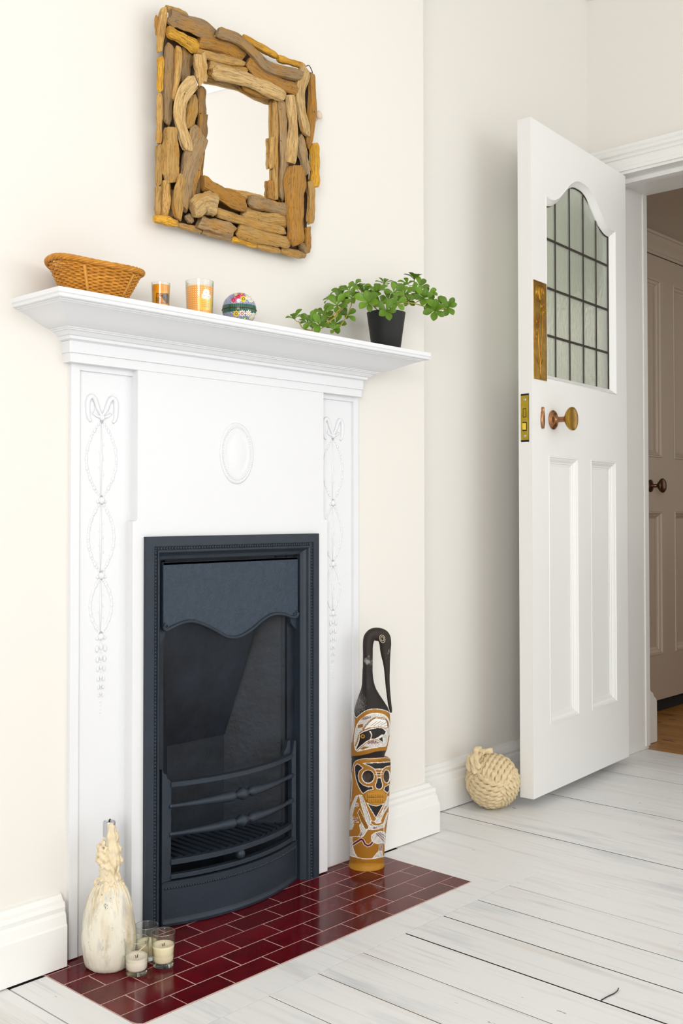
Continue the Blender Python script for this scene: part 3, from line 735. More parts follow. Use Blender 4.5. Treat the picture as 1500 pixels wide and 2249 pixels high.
# ------------------------------------------------------------------ doorway trim
g = Geo()
for a, b in ((1.905, DY1), (DY0, 1.150)): g.box(3.503, 3.80, a, b, 0, DZ)
g.box(3.503, 3.80, 1.150, 1.905, 2.140, DZ)
g.box(3.562, 3.602, 1.150, 1.905, 2.124, 2.1405); g.box(3.562, 3.602, 1.150, 1.162, 0, 2.124); g.box(3.562, 3.602, 1.8995, 1.9055, 0, 2.124)
g.box(3.772, 3.802, 1.900, 1.9055, .012, 2.1405)
solo('trim_2', g, MT['trim'], 'white wooden door lining inside the doorway', 'door frame', 'structure')
AP = [(.006, 0), (.006, .016), (.016, .019), (.018, .015), (.030, .017), (.043, .015), (.045, .020), (.053, .023), (.058, .029), (.066, .031), (.071, .027), (.075, .030), (.083, .031), (.084, .029), (.084, 0)]
for nm, xw, sg, lab in (('trim_3', XR, -1, 'white moulded architrave over the doorway on the room side'), ('trim_4', XH, 1, 'white moulded architrave round the doorway on the hall side')):
    rows = [[(xw + sg * t, 1.905 + min(w, .080), 0), (xw + sg * t, 1.905 + min(w, .080), 2.143 + w * 1.15), (xw + sg * t, 1.150 - w, 2.143 + w * 1.15), (xw + sg * t, 1.150 - w, 0)] for w, t in AP]
    g = Geo(); g.grid(rows); solo(nm, g, MT['trim'], lab, 'architrave', 'structure')

# ------------------------------------------------------------------ the open door
DA = np.array([2.776, 1.771]); ang = math.radians(4.822)
DU = np.array([math.cos(ang), math.sin(ang)]); DV = np.array([-math.sin(ang), math.cos(ang)])
DT, DWID, DB, DTOP = .046, .727, .030, 2.131
dp = lambda u, v, z: (DA[0] + DU[0] * u + DV[0] * v, DA[1] + DU[1] * u + DV[1] * v, z)


def dmap(geo):
    """a Geo built in door coordinates (u, v, z) -> world"""
    geo.V = [dp(*p) for p in geo.V]; return geo


door = thing('door_1', 'open white panelled door with arched leaded glass window and brass fittings', 'door', dp(.36, .02, 0), kind='structure')
part('stile', dmap(Geo().box(0, .098, 0, DT, DB, DTOP)), MT['door'], door)
part('stile', dmap(Geo().box(.637, DWID, 0, DT, DB, DTOP)), MT['door'], door)
part('bottom_rail', dmap(Geo().box(.098, .637, 0, DT, DB, .2385)), MT['door'], door)
part('lock_rail', dmap(Geo().box(.098, .637, 0, DT, 1.0875, 1.325)), MT['door'], door)
part('mid_muntin', dmap(Geo().box(.3255, .420, 0, DT, .2385, 1.0875)), MT['door'], door)
part('stile_edge', dmap(Geo().box(.098, .111, 0, DT, .2385, 1.0875)), MT['door'], door)
part('stile_edge', dmap(Geo().box(.630, .637, 0, DT, .2385, 1.0875)), MT['door'], door)
half_arch = [(0, 2.018), (.030, 2.0165), (.060, 2.0085), (.090, 1.993), (.118, 1.972), (.145, 1.950), (.172, 1.930), (.198, 1.916), (.222, 1.909), (.245, 1.908), (.2695, 1.912)]
UC = .3675
arch = [(UC - du, z) for du, z in half_arch[::-1]] + [(UC + du, z) for du, z in half_arch[1:]]
arch = [tuple(p) for p in spline(arch, 60)]
g = Geo(); top = [(u, DTOP) for u, z in arch]
for v, fl in ((0, 0), (DT, 1)): g.grid([[(u, v, z) for u, z in arch], [(u, v, z) for u, z in top]])
g.grid([[(u, 0, z) for u, z in arch], [(u, DT, z) for u, z in arch]]); g.grid([[(u, 0, z) for u, z in top], [(u, DT, z) for u, z in top]])
part('top_rail', dmap(g), MT['door'], door)
outl = [(.637, 1.325), (.637, 1.60)] + arch[::-1] + [(.098, 1.60), (.098, 1.325)]


def inset(poly, t):
    P = [np.array(p) for p in poly]; n = len(P); R_ = []
    for i in range(n):
        d0 = P[i] - P[i - 1]; d1 = P[(i + 1) % n] - P[i]; d0 /= np.linalg.norm(d0) + 1e-9; d1 /= np.linalg.norm(d1) + 1e-9
        n0 = np.array([-d0[1], d0[0]]); n1 = np.array([-d1[1], d1[0]]); mm = (n0 + n1) / max(.4, 1 + n0 @ n1); R_.append(P[i] + mm * t)
    return R_


def win_mould(face, sgn):
    rows = []
    for t, v in ((0, 0), (.003, -.0015), (.006, .002), (.008, .006), (.013, .009), (.016, .014), (.019, .017), (.019, .0225)):
        rows.append([(p[0], face + sgn * v, p[1]) for p in inset(outl, t)])
    return Geo().grid(rows, True)


part('window_moulding', dmap(win_mould(0, 1)), MT['door'], door, smooth=True, shade_auto=40)
part('window_moulding', dmap(win_mould(DT, -1)), MT['door'], door, smooth=True, shade_auto=40)
for u0, u1 in ((.111, .3255), (.420, .630)):
    z0, z1 = .2385, 1.0875
    part('recessed_panel', dmap(Geo().box(u0 + .02, u1 - .02, .0165, DT - .0165, z0 + .02, z1 - .02)), MT['door'], door)
    for face, sgn in ((0, 1), (DT, -1)):
        rows = []
        for t, v in ((0, 0), (.0015, -.0010), (.006, -.0010), (.0072, .0030), (.012, .0042), (.018, .0085), (.0192, .0115), (.024, .0120), (.0255, .0150), (.031, .0155), (.032, .0165)):
            rows.append([(u0 + t, face + sgn * v, z0 + t), (u1 - t, face + sgn * v, z0 + t), (u1 - t, face + sgn * v, z1 - t), (u0 + t, face + sgn * v, z1 - t)])
        part('panel_moulding', dmap(Geo().grid(rows, True)), MT['door'], door)
# leaded glass
au = [p[0] for p in arch]; az = [p[1] for p in arch]
gtop = lambda u: float(np.interp(u, au, az)) - .021
cu = [.1175, .205, .309, .414, .517, .6175]; cz = [1.3435, 1.474, 1.627, 1.785]
for i in range(5):
    for j in range(4):
        a, b = cu[i] + .001, cu[i + 1] - .001
        if j < 3: poly = [(a, cz[j] + .001), (b, cz[j] + .001), (b, cz[j + 1] - .001), (a, cz[j + 1] - .001)]
        else: poly = [(a, cz[3] + .001), (b, cz[3] + .001)] + [(u, gtop(u) + .002) for u in np.linspace(b, a, 9)]
        n = len(poly); V = [(u, .0215, z) for u, z in poly] + [(u, .0245, z) for u, z in poly]
        F = [tuple(range(n)), tuple(range(2 * n - 1, n - 1, -1))] + [(k, k + n, (k + 1) % n + n, (k + 1) % n) for k in range(n)]
        part('glass_pane', dmap(Geo().add(V, F)), MT['pane'], door)
for u in cu[1:5]: part('lead_came', dmap(Geo().box(u - .0034, u + .0034, .0195, .0265, cz[0], gtop(u) + .003, .001)), MT['lead'], door)
for z in cz[1:]: part('lead_came', dmap(Geo().box(cu[0], cu[5], .0190, .0270, z - .0034, z + .0034)), MT['lead'], door)
part('lead_border', dmap(Geo().tube([(u, .0225, gtop(u) + .002) for u in np.linspace(.117, .618, 60)], .0042, 6)), MT['lead'], door)
part('lead_border', dmap(Geo().tube([(.6165, .0225, 1.344), (.6165, .0225, 1.893)], .0042, 6)), MT['lead'], door)
# push plate
pl = part('push_plate', dmap(Geo().box(.012, .098, -.0022, .001, 1.320, 1.628, .001)), MT['brass'], door, label='embossed brass push plate')
g = Geo(); e_ = -.0024
for pts in ([(.016, 1.324), (.094, 1.324), (.094, 1.624), (.016, 1.624), (.016, 1.324)],): g.tube([(u, e_, z) for u, z in pts], .0012, 6)
for st in ([(.055, 1.324), (.050, 1.38), (.040, 1.44), (.045, 1.49), (.062, 1.545)], [(.055, 1.324), (.054, 1.38), (.062, 1.44), (.068, 1.49), (.070, 1.55)], [(.050, 1.355), (.034, 1.385)], [(.053, 1.36), (.072, 1.385)]):
    g.tube([(u, e_, z) for u, z in spline(st, 16)], .0015, 6)
rose = [(.050 + .030 * math.cos(t), e_, 1.590 + .027 * math.sin(t)) for t in np.linspace(0, 2 * math.pi, 28)]
g.tube(rose, .0013, 6)
for k in range(5): g.tube([(u, e_, z) for u, z in spline([(.050, 1.566), (.028 + .011 * k, 1.588 + .004 * (k % 2)), (.032 + .009 * k, 1.612)], 10)], [.0012 + .0012 * math.sin(math.pi * i / 9) for i in range(10)], 6)
for cx_, cz_, r_ in ((.066, 1.552, .012), (.078, 1.536, .009), (.033, 1.500, .008), (.034, 1.472, .009), (.032, 1.452, .006)):
    g.tube([(cx_ + r_ * math.cos(t), e_, cz_ + r_ * 1.3 * math.sin(t)) for t in np.linspace(0, 2 * math.pi, 16)], .0011, 6); g.sphere((cx_, -.002, cz_), r_ * .45, 8, 6, (1, .5, 1.2))
part('embossed_flower', dmap(g), MT['brass'], pl, smooth=True)
# lock faceplate in the free edge
lk = part('lock_faceplate', dmap(Geo().box(-.0016, .002, .011, .037, 1.130, 1.268)), MT['brassy'], door, label='yellow brass mortice lock plate')
part('lock_recess', dmap(Geo().box(-.0006, .002, .010, .038, 1.124, 1.274)), MT['gap'], lk)
for zz in (1.255, 1.143): part('screw', dmap(Geo().lathe([(.0042, 0), (.0042, .0008), (.003, .0014), (.0005, .0015)], (-.0016, .024, zz), 12, axis=(-1, 0, 0))), MT['silver'], lk)
g = Geo()
for a, b, c, d in ((.019, .030, 1.226, 1.228), (.019, .030, 1.200, 1.202), (.019, .0205, 1.202, 1.226), (.0285, .030, 1.202, 1.226)): g.box(-.0024, -.0012, a, b, c, d)
part('bolt_slot', dmap(g), MT['bronze'], lk)
part('latch_hole', dmap(Geo().box(-.0020, -.0010, .017, .032, 1.158, 1.186)), MT['gap'], lk)
part('latch', dmap(Geo().add([(-.0015, .019, 1.162), (-.0015, .019, 1.182), (-.0015, .029, 1.162), (-.0015, .029, 1.182), (-.009, .028, 1.162), (-.009, .028, 1.182)], [(0, 1, 3, 2), (0, 4, 5, 1), (2, 3, 5, 4), (0, 2, 4), (1, 5, 3)])), MT['brassy'], lk)
# keyhole cover and knob
kc = [(.0015, .034), (.004, .031), (.0045, .027), (.003, .024), (.0065, .018), (.009, .006), (.010, -.008), (.0085, -.022), (.005, -.031), (.001, -.034)]
rows = []
for f_, v in ((1, 0), (1, -.003), (.8, -.0065), (.4, -.008), (.02, -.0085)):
    rows.append([(.066 + w * f_, v, 1.202 + z * (.94 + .06 * f_)) for w, z in kc] + [(.066 - w * f_, v, 1.202 + z * (.94 + .06 * f_)) for w, z in kc[::-1]])
part('keyhole_cover', dmap(Geo().grid(rows, True)), MT['copper'], door, smooth=True, label='copper drop shaped keyhole cover')
kn = part('knob_rose', dmap(Geo().lathe([(.030, 0), (.031, .003), (.028, .006), (.027, .005), (.023, .009), (.021, .008), (.016, .011), (.012, .013), (.009, .020), (.0085, .030), (.0095, .045), (.012, .048)], (.140, 0, 1.201), 32, axis=(0, -1, 0))), MT['copper'], door, smooth=True, shade_auto=50)
part('door_knob', dmap(Geo().lathe([(.010, .044), (.018, .048), (.029, .055), (.0355, .062), (.0375, .067), (.0365, .0705), (.033, .072), (.022, .074), (.008, .075), (.001, .075)], (.140, 0, 1.201), 36, axis=(0, -1, 0))), MT['brass'], kn, smooth=True, shade_auto=50, label='oval brass door knob')
for zz in (.30, 1.85): part('hinge', dmap(Geo().lathe([(.0065, 0), (.0065, .09)], (.7285, DT + .004, zz), 12)), MT['brass'], door, smooth=True)

# ------------------------------------------------------------------ the hall door
hd = thing('door_2', 'panelled hall door tinted beige for shade, seen through the doorway', 'door', (4.72, YH, 0), kind='structure')
hx0, hx1 = 4.32, 5.12
xr = lambda px: at_y(px, 1100, YH - .03)[0]; hz = lambda py, px=1455: at_y(px, py, YH - .03)[2]
pu1 = xr(1454); pu2 = xr(1481)
P_rects = [(pu1 - .2, pu1, hz(1006), hz(618)), (pu2, pu2 + .2, hz(1006), hz(618)), (pu1 - .2, pu1, hz(1436), hz(1123)), (pu2, pu2 + .2, hz(1436), hz(1123))]
g = Geo(); us = sorted({hx0, pu1 - .2, pu1, pu2, pu2 + .2, hx1}); zs_ = sorted({.058, hz(1436), hz(1123), hz(1006), hz(618), 2.083})
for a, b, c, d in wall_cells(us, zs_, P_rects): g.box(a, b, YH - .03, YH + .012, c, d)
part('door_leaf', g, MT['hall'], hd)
part('door_gap_shade', Geo().box(hx0, hx1, YH - .012, YH + .012, .001, .060), MT['gap'], hd, label='dark box painted for the shade under the hall door')  # dark box stands in for the shaded gap below the door
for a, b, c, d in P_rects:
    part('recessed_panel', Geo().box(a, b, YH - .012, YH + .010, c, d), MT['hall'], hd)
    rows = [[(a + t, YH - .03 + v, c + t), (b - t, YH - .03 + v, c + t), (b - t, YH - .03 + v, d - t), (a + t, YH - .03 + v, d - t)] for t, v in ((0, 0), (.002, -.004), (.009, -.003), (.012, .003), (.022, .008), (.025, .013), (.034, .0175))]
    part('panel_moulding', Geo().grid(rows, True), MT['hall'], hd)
q = at_y(1428, 1067, YH - .03)
part('knob_rose', Geo().lathe([(.028, 0), (.028, .004), (.012, .010), (.008, .016), (.008, .042)], (q[0], YH - .03, q[2]), 24, axis=(0, -1, 0)), MT['bronze'], hd, smooth=True)
part('door_knob', Geo().lathe([(.009, .036), (.020, .044), (.031, .055), (.033, .061), (.028, .066), (.010, .069), (.001, .069)], (q[0], YH - .03, q[2]), 24, axis=(0, -1, 0)), MT['bronze'], hd, smooth=True, label='dark bronze oval knob')
prof = [(o_, z - .062) for o_, z in [(0, 2.152), (.048, 2.152), (.050, 2.165), (.044, 2.170), (.048, 2.190), (.050, 2.205), (.060, 2.218), (.064, 2.235), (.060, 2.242), (.064, 2.252), (0, 2.256)]]
solo('trim_5', Geo().grid([[(x, YH + .02 - o_, z) for o_, z in prof] for x in (4.2, 6.0)], True, True), MT['hall'], 'moulded architrave tinted for shade above the hall door', 'architrave', 'structure')

# ------------------------------------------------------------------ painting on surfaces (flat print only)
def inpoly(x, y, poly):
    c = np.zeros(x.shape, bool); n = len(poly)
    for i in range(n):
        x0, y0 = poly[i]; x1, y1 = poly[(i + 1) % n]
        if y0 == y1: continue
        t = ((y0 > y) != (y1 > y)) & (x < (x1 - x0) * (y - y0) / (y1 - y0) + x0); c ^= t
    return c


def distline(x, y, pts):
    d = np.full(x.shape, 1e9)
    for (x0, y0), (x1, y1) in zip(pts[:-1], pts[1:]):
        dx, dy = x1 - x0, y1 - y0; L = dx * dx + dy * dy + 1e-9
        t = np.clip(((x - x0) * dx + (y - y0) * dy) / L, 0, 1); d = np.minimum(d, np.hypot(x - x0 - t * dx, y - y0 - t * dy))
    return d


def painted(name, V, F, colors, material, parent, label=None):
    off = rootloc(parent); me = mesh(name, V - off, F, True)
    ca = me.color_attributes.new('Paint', 'FLOAT_COLOR', 'POINT')
    ca.data.foreach_set('color', np.c_[colors, np.ones(len(V))].astype(np.float32).ravel())
    me.materials.append(material); o = bpy.data.objects.new(name, me); COL.objects.link(o); o.parent = parent
    if label: o['label'] = label
    return o


def ring_surface(rings, angles):
    """rings: (cx, cy, z, r). returns V, F for a closed tube around z"""
    V = np.array([[(cx + r * math.cos(a), cy + r * math.sin(a), z) for a in angles] for cx, cy, z, r in rings]).reshape(-1, 3)
    n, mrow = len(angles), len(rings); j, i = np.meshgrid(np.arange(mrow - 1), np.arange(n), indexing='ij'); i2 = (i + 1) % n
    F = np.stack([j * n + i, j * n + i2, (j + 1) * n + i2, (j + 1) * n + i], -1).reshape(-1, 4)
    return V, F


# ------------------------------------------------------------------ carved bird sculpture
SB = at_z(805, 1901, .0012); FH = np.array([CM[2][0], CM[2][1], 0]); FH /= np.linalg.norm(FH)
bird = thing('carved_bird_sculpture', 'tall carved wooden bird figure with long beak painted in ochre, black and white', 'sculpture', (SB[0], SB[1], .0012))
sil = [(1904, 764.5, 844.5), (1897, 766, 844.5), (1890, 768, 843), (1884, 768, 843), (1875, 767.5, 844), (1824, 767, 848), (1786, 767.5, 853), (1747, 769, 855), (1708, 771.5, 857), (1682, 772, 858), (1669, 772, 857.5), (1665.5, 772, 855.5), (1663.5, 772, 847), (1659, 771.5, 844), (1644, 771, 850), (1620, 772, 855), (1605, 773, 856.5), (1585, 775, 857), (1566, 777, 856), (1553, 779.5, 851.5), (1540, 783.5, 843), (1525, 788.5, 833), (1512, 793.5, 825.5), (1500, 795, 821.5), (1489, 795.5, 819.5), (1470, 796, 818), (1462, 797.5, 816.5), (1460, 800, 814)]
sp_ = [at_plane((l + r) / 2, y, SB, FH) for y, l, r in sil]; sr = [np.linalg.norm(at_plane(r, y, SB, FH) - at_plane(l, y, SB, FH)) / 2 for y, l, r in sil]
zz = np.array([p[2] for p in sp_]); zz[0] = .0013
zi = np.concatenate([np.linspace(zz[0], zz[-1], 500)])
order = np.argsort(zz)
ix = np.interp(zi, zz[order], np.array([p[0] for p in sp_])[order]); iy = np.interp(zi, zz[order], np.array([p[1] for p in sp_])[order]); ir = np.interp(zi, zz[order], np.array(sr)[order])
kern = np.exp(-np.linspace(-2, 2, 9) ** 2); kern /= kern.sum()
ir = np.convolve(np.pad(ir, 4, 'edge'), kern, 'valid')
a0 = math.atan2(-FH[1], -FH[0])
angs = np.concatenate([a0 + np.linspace(-1.75, 1.75, 230), a0 + np.linspace(1.75, 2 * math.pi - 1.75, 42)[1:-1]])
V, F = ring_surface(list(zip(ix, iy, zi, ir)), angs)
px, py = project(V); front = np.tile(np.abs((angs - a0 + math.pi) % (2 * math.pi) - math.pi) < 1.72, len(zi))
OCH, BLK, WHT, MAR, YOC, DBR = (.36, .150, .012), (.016, .012, .011), (.82, .79, .74), (.13, .012, .018), (.46, .215, .018), (.045, .03, .022)
col_ = np.tile(np.array(OCH), (len(V), 1)); disp = np.zeros(len(V))
A5 = lambda pts: [(750 + x / 10.223, 1540 + y / 10.223) for x, y in pts]
A6 = lambda pts: [(750 + x / 9.777, 1700 + y / 9.777) for x, y in pts]
dash = lambda: (((px + py * .45 + 1.1 * (np.floor((py - px * .2) / 1.5) % 2)) % 2.2 < 1.25) & ((py - px * .2) % 1.5 < .70))


def fill(pts, c, hatch=None, sm=1, line=None, lw=1.1):
    poly = smooth_poly(pts, sm) if sm else pts; mk = inpoly(px, py, poly) & front
    col_[mk] = c
    if hatch is not None: col_[mk & dash()] = hatch
    if line is not None: stroke(list(poly) + [poly[0]], line, lw, 0)
    return mk


def stroke(pts, c, w, sm=1):
    P = smooth_poly(pts, sm, False) if sm else pts; col_[(distline(px, py, P) < w / 2) & front] = c


fill(A5([(100, -900), (120, 100), (300, 300), (315, 400), (400, 310), (550, 205), (700, 170), (850, 175), (1000, 210), (1080, 265), (1140, 320), (1500, -900)]), BLK, sm=0)
gc_ = A5([(360, 60)])[0]
grey = (rng.random(len(V)) < np.clip(1.05 - np.hypot((px - gc_[0]) / 20, (py - gc_[1]) / 30), 0, .75)) & inpoly(px, py, A5([(130, -400), (700, -400), (700, 60), (520, 200), (330, 340), (200, 220)])) & front
col_[grey] = np.array((.03, .028, .026)) + rng.random(int(grey.sum()))[:, None] * np.array((.30, .29, .27))
stroke(A5([(260, 160), (315, 400), (400, 310), (550, 205), (700, 172), (850, 177), (1000, 210), (1080, 265), (1120, 330)]), WHT, 1.3)
fill(A5([(200, 180), (260, 200), (300, 420), (285, 640), (235, 930), (190, 930), (200, 500)]), WHT, MAR, 0)
fill(A5([(320, 1135), (285, 960), (290, 780), (330, 560), (400, 440), (530, 330), (650, 280), (800, 268), (960, 300), (1060, 400), (1090, 560), (1085, 740), (1040, 770), (1015, 1010), (900, 1020), (700, 1050), (480, 1100)]), WHT, BLK, 1, WHT, 1.5)
fill(A5([(440, 410), (500, 350), (670, 335), (640, 380), (520, 415)]), MAR, WHT, 0); fill(A5([(545, 955), (640, 900), (780, 885), (850, 940), (700, 955)]), MAR, WHT, 0)
fill(A5([(360, 600), (380, 530), (490, 505), (470, 590)]), OCH, MAR, 0); fill(A5([(420, 1075), (500, 1020), (620, 1030), (500, 1080)]), OCH, MAR, 0)
wing = A5([(460, 640), (520, 560), (640, 430), (760, 350), (870, 370), (980, 375), (1045, 470), (1060, 590), (980, 610), (880, 570), (700, 590), (560, 630)])
fill(wing, WHT, None, 1, OCH, 1.7); stroke(A5([(490, 630), (590, 510), (700, 400), (800, 378), (900, 400), (990, 405), (1030, 480), (1040, 570)]), BLK, 1.3)
for a, b, c in (((650, 560), (800, 450), OCH), ((720, 560), (880, 450), BLK), ((800, 560), (930, 470), OCH), ((880, 545), (1000, 480), BLK), ((950, 565), (1030, 545), BLK)): stroke(A5([a, b]), c, .9, 0)
stroke(A5([(310, 1000), (360, 880), (395, 720), (470, 660), (640, 600)]), OCH, 2.6)
fill(A5([(400, 740), (480, 690), (640, 630), (800, 595), (920, 600), (1005, 680), (975, 750), (900, 760), (830, 810), (760, 845), (660, 855), (560, 905), (440, 1000), (335, 1100), (315, 1080), (370, 960), (400, 860)]), BLK, None, 0, WHT, 1.4)
stroke(A5([(350, 1110), (460, 1010), (570, 920), (680, 872), (800, 860), (930, 940)]), OCH, 1.5)
stroke(A5([(640, 680), (680, 760), (650, 850)]), WHT, 2.6); stroke(A5([(650, 720), (672, 780), (640, 850)]), OCH, 1.1)
ex, ey = A5([(478, 790)])[0]; rr_ = np.hypot((px - ex) / 1.1, (py - ey)); col_[(rr_ < 4.6) & front] = YOC; col_[(rr_ < 2.0) & front] = BLK
fill(A5([(815, 850), (925, 790), (940, 935)]), BLK, None, 0, WHT, 1.3)
fill(A5([(130, 1240), (420, 1220), (600, 1180), (760, 1130), (1010, 1105), (960, 1250), (940, 1262), (500, 1285), (330, 1330), (270, 1390), (240, 1560), (180, 1480)]), BLK, None, 0)
stroke(A5([(240, 1560), (275, 1390), (335, 1325), (500, 1285), (700, 1300), (940, 1265), (1100, 1285)]), WHT, .9)
fill(A5([(480, 1395), (800, 1380), (1110, 1362), (1110, 1450), (1000, 1470), (930, 1520), (740, 1520), (640, 1460)]), BLK, None, 0, WHT, 1.3)
fill(A5([(297, 1460), (350, 1405), (400, 1430), (485, 1500), (400, 1570), (370, 1680), (400, 1800), (480, 1880), (600, 1925), (690, 1915), (712, 1978), (600, 2000), (480, 2075), (430, 2010), (360, 1870), (310, 1700), (295, 1560)]), BLK, None, 0, WHT, 1.3)
for (cx_, cy_), (rx, ry) in (((595, 1695), (140, 148)), ((1018, 1690), (76, 146))):
    c_ = A5([(cx_ + rx * math.cos(t), cy_ + ry * math.sin(t)) for t in np.linspace(0, 2 * math.pi, 28, endpoint=False)])
    mk = fill(c_, DBR, None, 0, WHT, 1.4); cc = A5([(cx_, cy_)])[0]
    dd = np.hypot((px - cc[0]) / (rx / 10.2), (py - cc[1]) / (ry / 10.2)); disp[front] = np.minimum(disp[front], -.007 * np.clip(1 - dd[front], 0, .5) * 2)
for z0 in (1530, 1605, 1645): stroke(A5([(760, z0), (925, z0)]), WHT if z0 != 1645 else WHT, 1.0, 0)
stroke(A5([(790, 1625), (885, 1625)]), BLK, 2.0, 0)
stroke(A5([(735, 1525), (790, 1610), (800, 1720)]), WHT, 1.1); stroke(A5([(935, 1520), (880, 1600), (888, 1720)]), WHT, 1.1)
fill(A5([(800, 1720), (890, 1720), (900, 1800), (928, 1880), (900, 1965), (840, 1980), (772, 1955), (762, 1870), (795, 1800)]), BLK, None, 1, WHT, 1.4)
fill(A5([(970, 1925), (1075, 1865), (1075, 2000), (1030, 2065), (950, 1995)]), BLK, None, 0, WHT, 1.3)
fill(A5([(140, 1700), (200, 1620), (228, 1600), (232, 1850), (200, 2249), (100, 2300)]), BLK, None, 0); stroke(A5([(222, 1600), (240, 1850), (205, 2249)]), WHT, 1.4)
# lower half
fill(A6([(300, 470), (380, 440), (310, 600), (235, 900), (270, 1090), (230, 1190), (120, 1215), (150, 880), (215, 650)]), WHT, BLK, 0)
fill(A6([(375, 450), (440, 455), (500, 600), (640, 1000), (600, 1130), (530, 1000), (430, 690)]), WHT, BLK, 0, WHT, 1.1); stroke(A6([(440, 470), (520, 720), (620, 1000)]), MAR, .8)
fill(A6([(345, 830), (392, 745), (590, 1150), (530, 1215), (430, 1050)]), OCH, BLK, 0, WHT, .9)
fill(A6([(440, 1050), (385, 1090), (415, 1250), (370, 1320), (410, 1352), (475, 1330), (565, 1190), (500, 1180)]), WHT, BLK, 0, WHT, 1.1); fill(A6([(370, 1315), (425, 1240), (450, 1290), (405, 1350)]), MAR, WHT, 0)
ex, ey = A6([(325, 665)])[0]; rr_ = np.hypot(px - ex, py - ey)
for r_, c_ in ((4.9, WHT), (3.6, MAR), (2.3, WHT), (1.1, MAR)): col_[(rr_ < r_) & front] = c_
for q_ in ([(250, 920), (340, 935), (350, 965), (255, 955)], [(262, 1000), (355, 1012), (365, 1040), (268, 1030)]): fill(A6(q_), MAR, None, 0, WHT, .8)
fill(A6([(715, 1010), (830, 900), (930, 700), (985, 480), (1030, 480), (1010, 690), (905, 850), (825, 1045), (745, 1060)]), WHT, BLK, 0, WHT, 1.0); fill(A6([(905, 740), (955, 680), (965, 710), (915, 780)]), MAR, WHT, 0)
fill(A6([(565, 1185), (600, 1110), (700, 1110), (810, 1105), (900, 1060), (985, 830), (985, 900), (920, 1140), (760, 1190), (640, 1195)]), WHT, BLK, 0, WHT, 1.1); fill(A6([(680, 1140), (760, 1135), (765, 1175), (700, 1175)]), MAR, WHT, 0)
stroke(A6([(620, 1000), (640, 1080), (730, 1110)]), WHT, 1.2); stroke(A6([(640, 1000), (710, 1020), (745, 1060), (860, 1030)]), WHT, 1.2)
stroke(A6([(235, 1520), (420, 1400), (462, 1420), (500, 1500), (560, 1540), (620, 1520), (672, 1460)]), WHT, 6.4, 0); stroke(A6([(235, 1520), (420, 1400), (462, 1420), (500, 1500), (560, 1540), (620, 1520), (672, 1460)]), MAR, 4.2, 0)
stroke(A6([(180, 1350), (340, 1335), (420, 1360), (455, 1350), (560, 1190)]), WHT, 1.3)
fill(A6([(650, 1280), (900, 1210), (975, 1350), (960, 1520), (890, 1470), (780, 1500), (690, 1470), (638, 1400)]), WHT, BLK, 1, WHT, 1.4)
for k in range(3): stroke(A6([(745 + 38 * k, 1275 - 8 * k), (950 + 12 * k, 1480 - 60 * k)]), MAR, 1.5, 0)
fill(A6([(120, 1365), (232, 1345), (235, 1580), (270, 1700), (360, 1805), (130, 1740)]), WHT, BLK, 0, WHT, 1.0)
stroke(A6([(130, 1720), (350, 1800), (560, 1830), (760, 1800), (920, 1765)]), WHT, 1.7); stroke(A6([(238, 1540), (275, 1690), (350, 1800)]), WHT, 1.5)
fill(A6([(670, 1805), (740, 1720), (800, 1655), (872, 1650), (890, 1780)]), WHT, BLK, 0, WHT, 1.2)
for k in range(3): stroke(A6([(825 + 24 * k, 1490), (812 + 24 * k, 1640)]), MAR, 1.2, 0)
for k in range(4): stroke(A6([(813 + 24 * k, 1490), (800 + 24 * k, 1640)]), WHT, .8, 0)
stroke(A6([(1000, 830), (920, 1000), (905, 1130), (930, 1570)]), WHT, 1.3); stroke(A6([(985, 1000), (965, 1400), (930, 1600)]), WHT, 1.0)
mouth = A6([(470, 430), (700, 350), (900, 355), (965, 470), (920, 620), (750, 680), (560, 620)]); mm_ = inpoly(px, py, smooth_poly(mouth, 2)) & front
col_[mm_] = YOC; disp[mm_] += .002
for zr, x0, x1 in (((415, 490), 560, 880), ((505, 600), 560, 880)):
    tq = A6([(x0, zr[0]), (x1, zr[0]), (x1, zr[1]), (x0, zr[1])]); mk = inpoly(px, py, tq) & front; disp[mk] += .0022
    for k in range(8): stroke(A6([(x0 + 42 * k, zr[0] + 20), (x0 + 42 * k, zr[1])]), (.20, .08, .008), .9, 0)
stroke(A6([(540, 497), (900, 492)]), (.22, .09, .01), 1.0, 0)
fill(A6([(545, 618), (640, 665), (750, 687), (910, 635), (740, 945)]), BLK, None, 0, WHT, 1.5)
stroke(A6([(480, 560), (640, 990)]), WHT, 1.2, 0); stroke(A6([(965, 440), (930, 640), (880, 790), (715, 1010)]), WHT, 1.1)
col_[(py > 1700 + 1920 / 9.777) & front] = YOC
back = ~front; bk = (V[:, 2] > zi[int(len(zi) * .72)]) & back; col_[bk] = BLK
d2 = V[:, :2] - np.repeat(np.c_[ix, iy], len(angs), 0); d2 /= np.linalg.norm(d2, axis=1, keepdims=True)
V[:, :2] += d2 * disp[:, None]
n = len(angs); Fl = [tuple(f) for f in F] + [tuple(range(n - 1, -1, -1)), tuple(range((len(zi) - 1) * n, len(zi) * n))]
painted('painted_body', V, Fl, col_, MT['paint'], bird)
H = lambda x, y: at_plane(740 + x / 3.875, 1360 + y / 3.875, SB, FH)
pth = [((262, 560), 38), ((262, 480), 40), ((262, 400), 42), ((263, 300), 42), ((264, 215), 44), ((276, 160), 50), ((308, 132), 55), ((355, 130), 57), ((396, 150), 56), ((411, 205), 51), ((413, 280), 43), ((424, 400), 27), ((431, 550), 18.5), ((446, 700), 15.5), ((457, 770), 12), ((460, 795), 7)]
C3 = spline([H(*p) for p, r in pth], 90); R3 = [float(v[0]) / 3.875 / 852 for v in spline([np.array([r]) for p, r in pth], 90)]
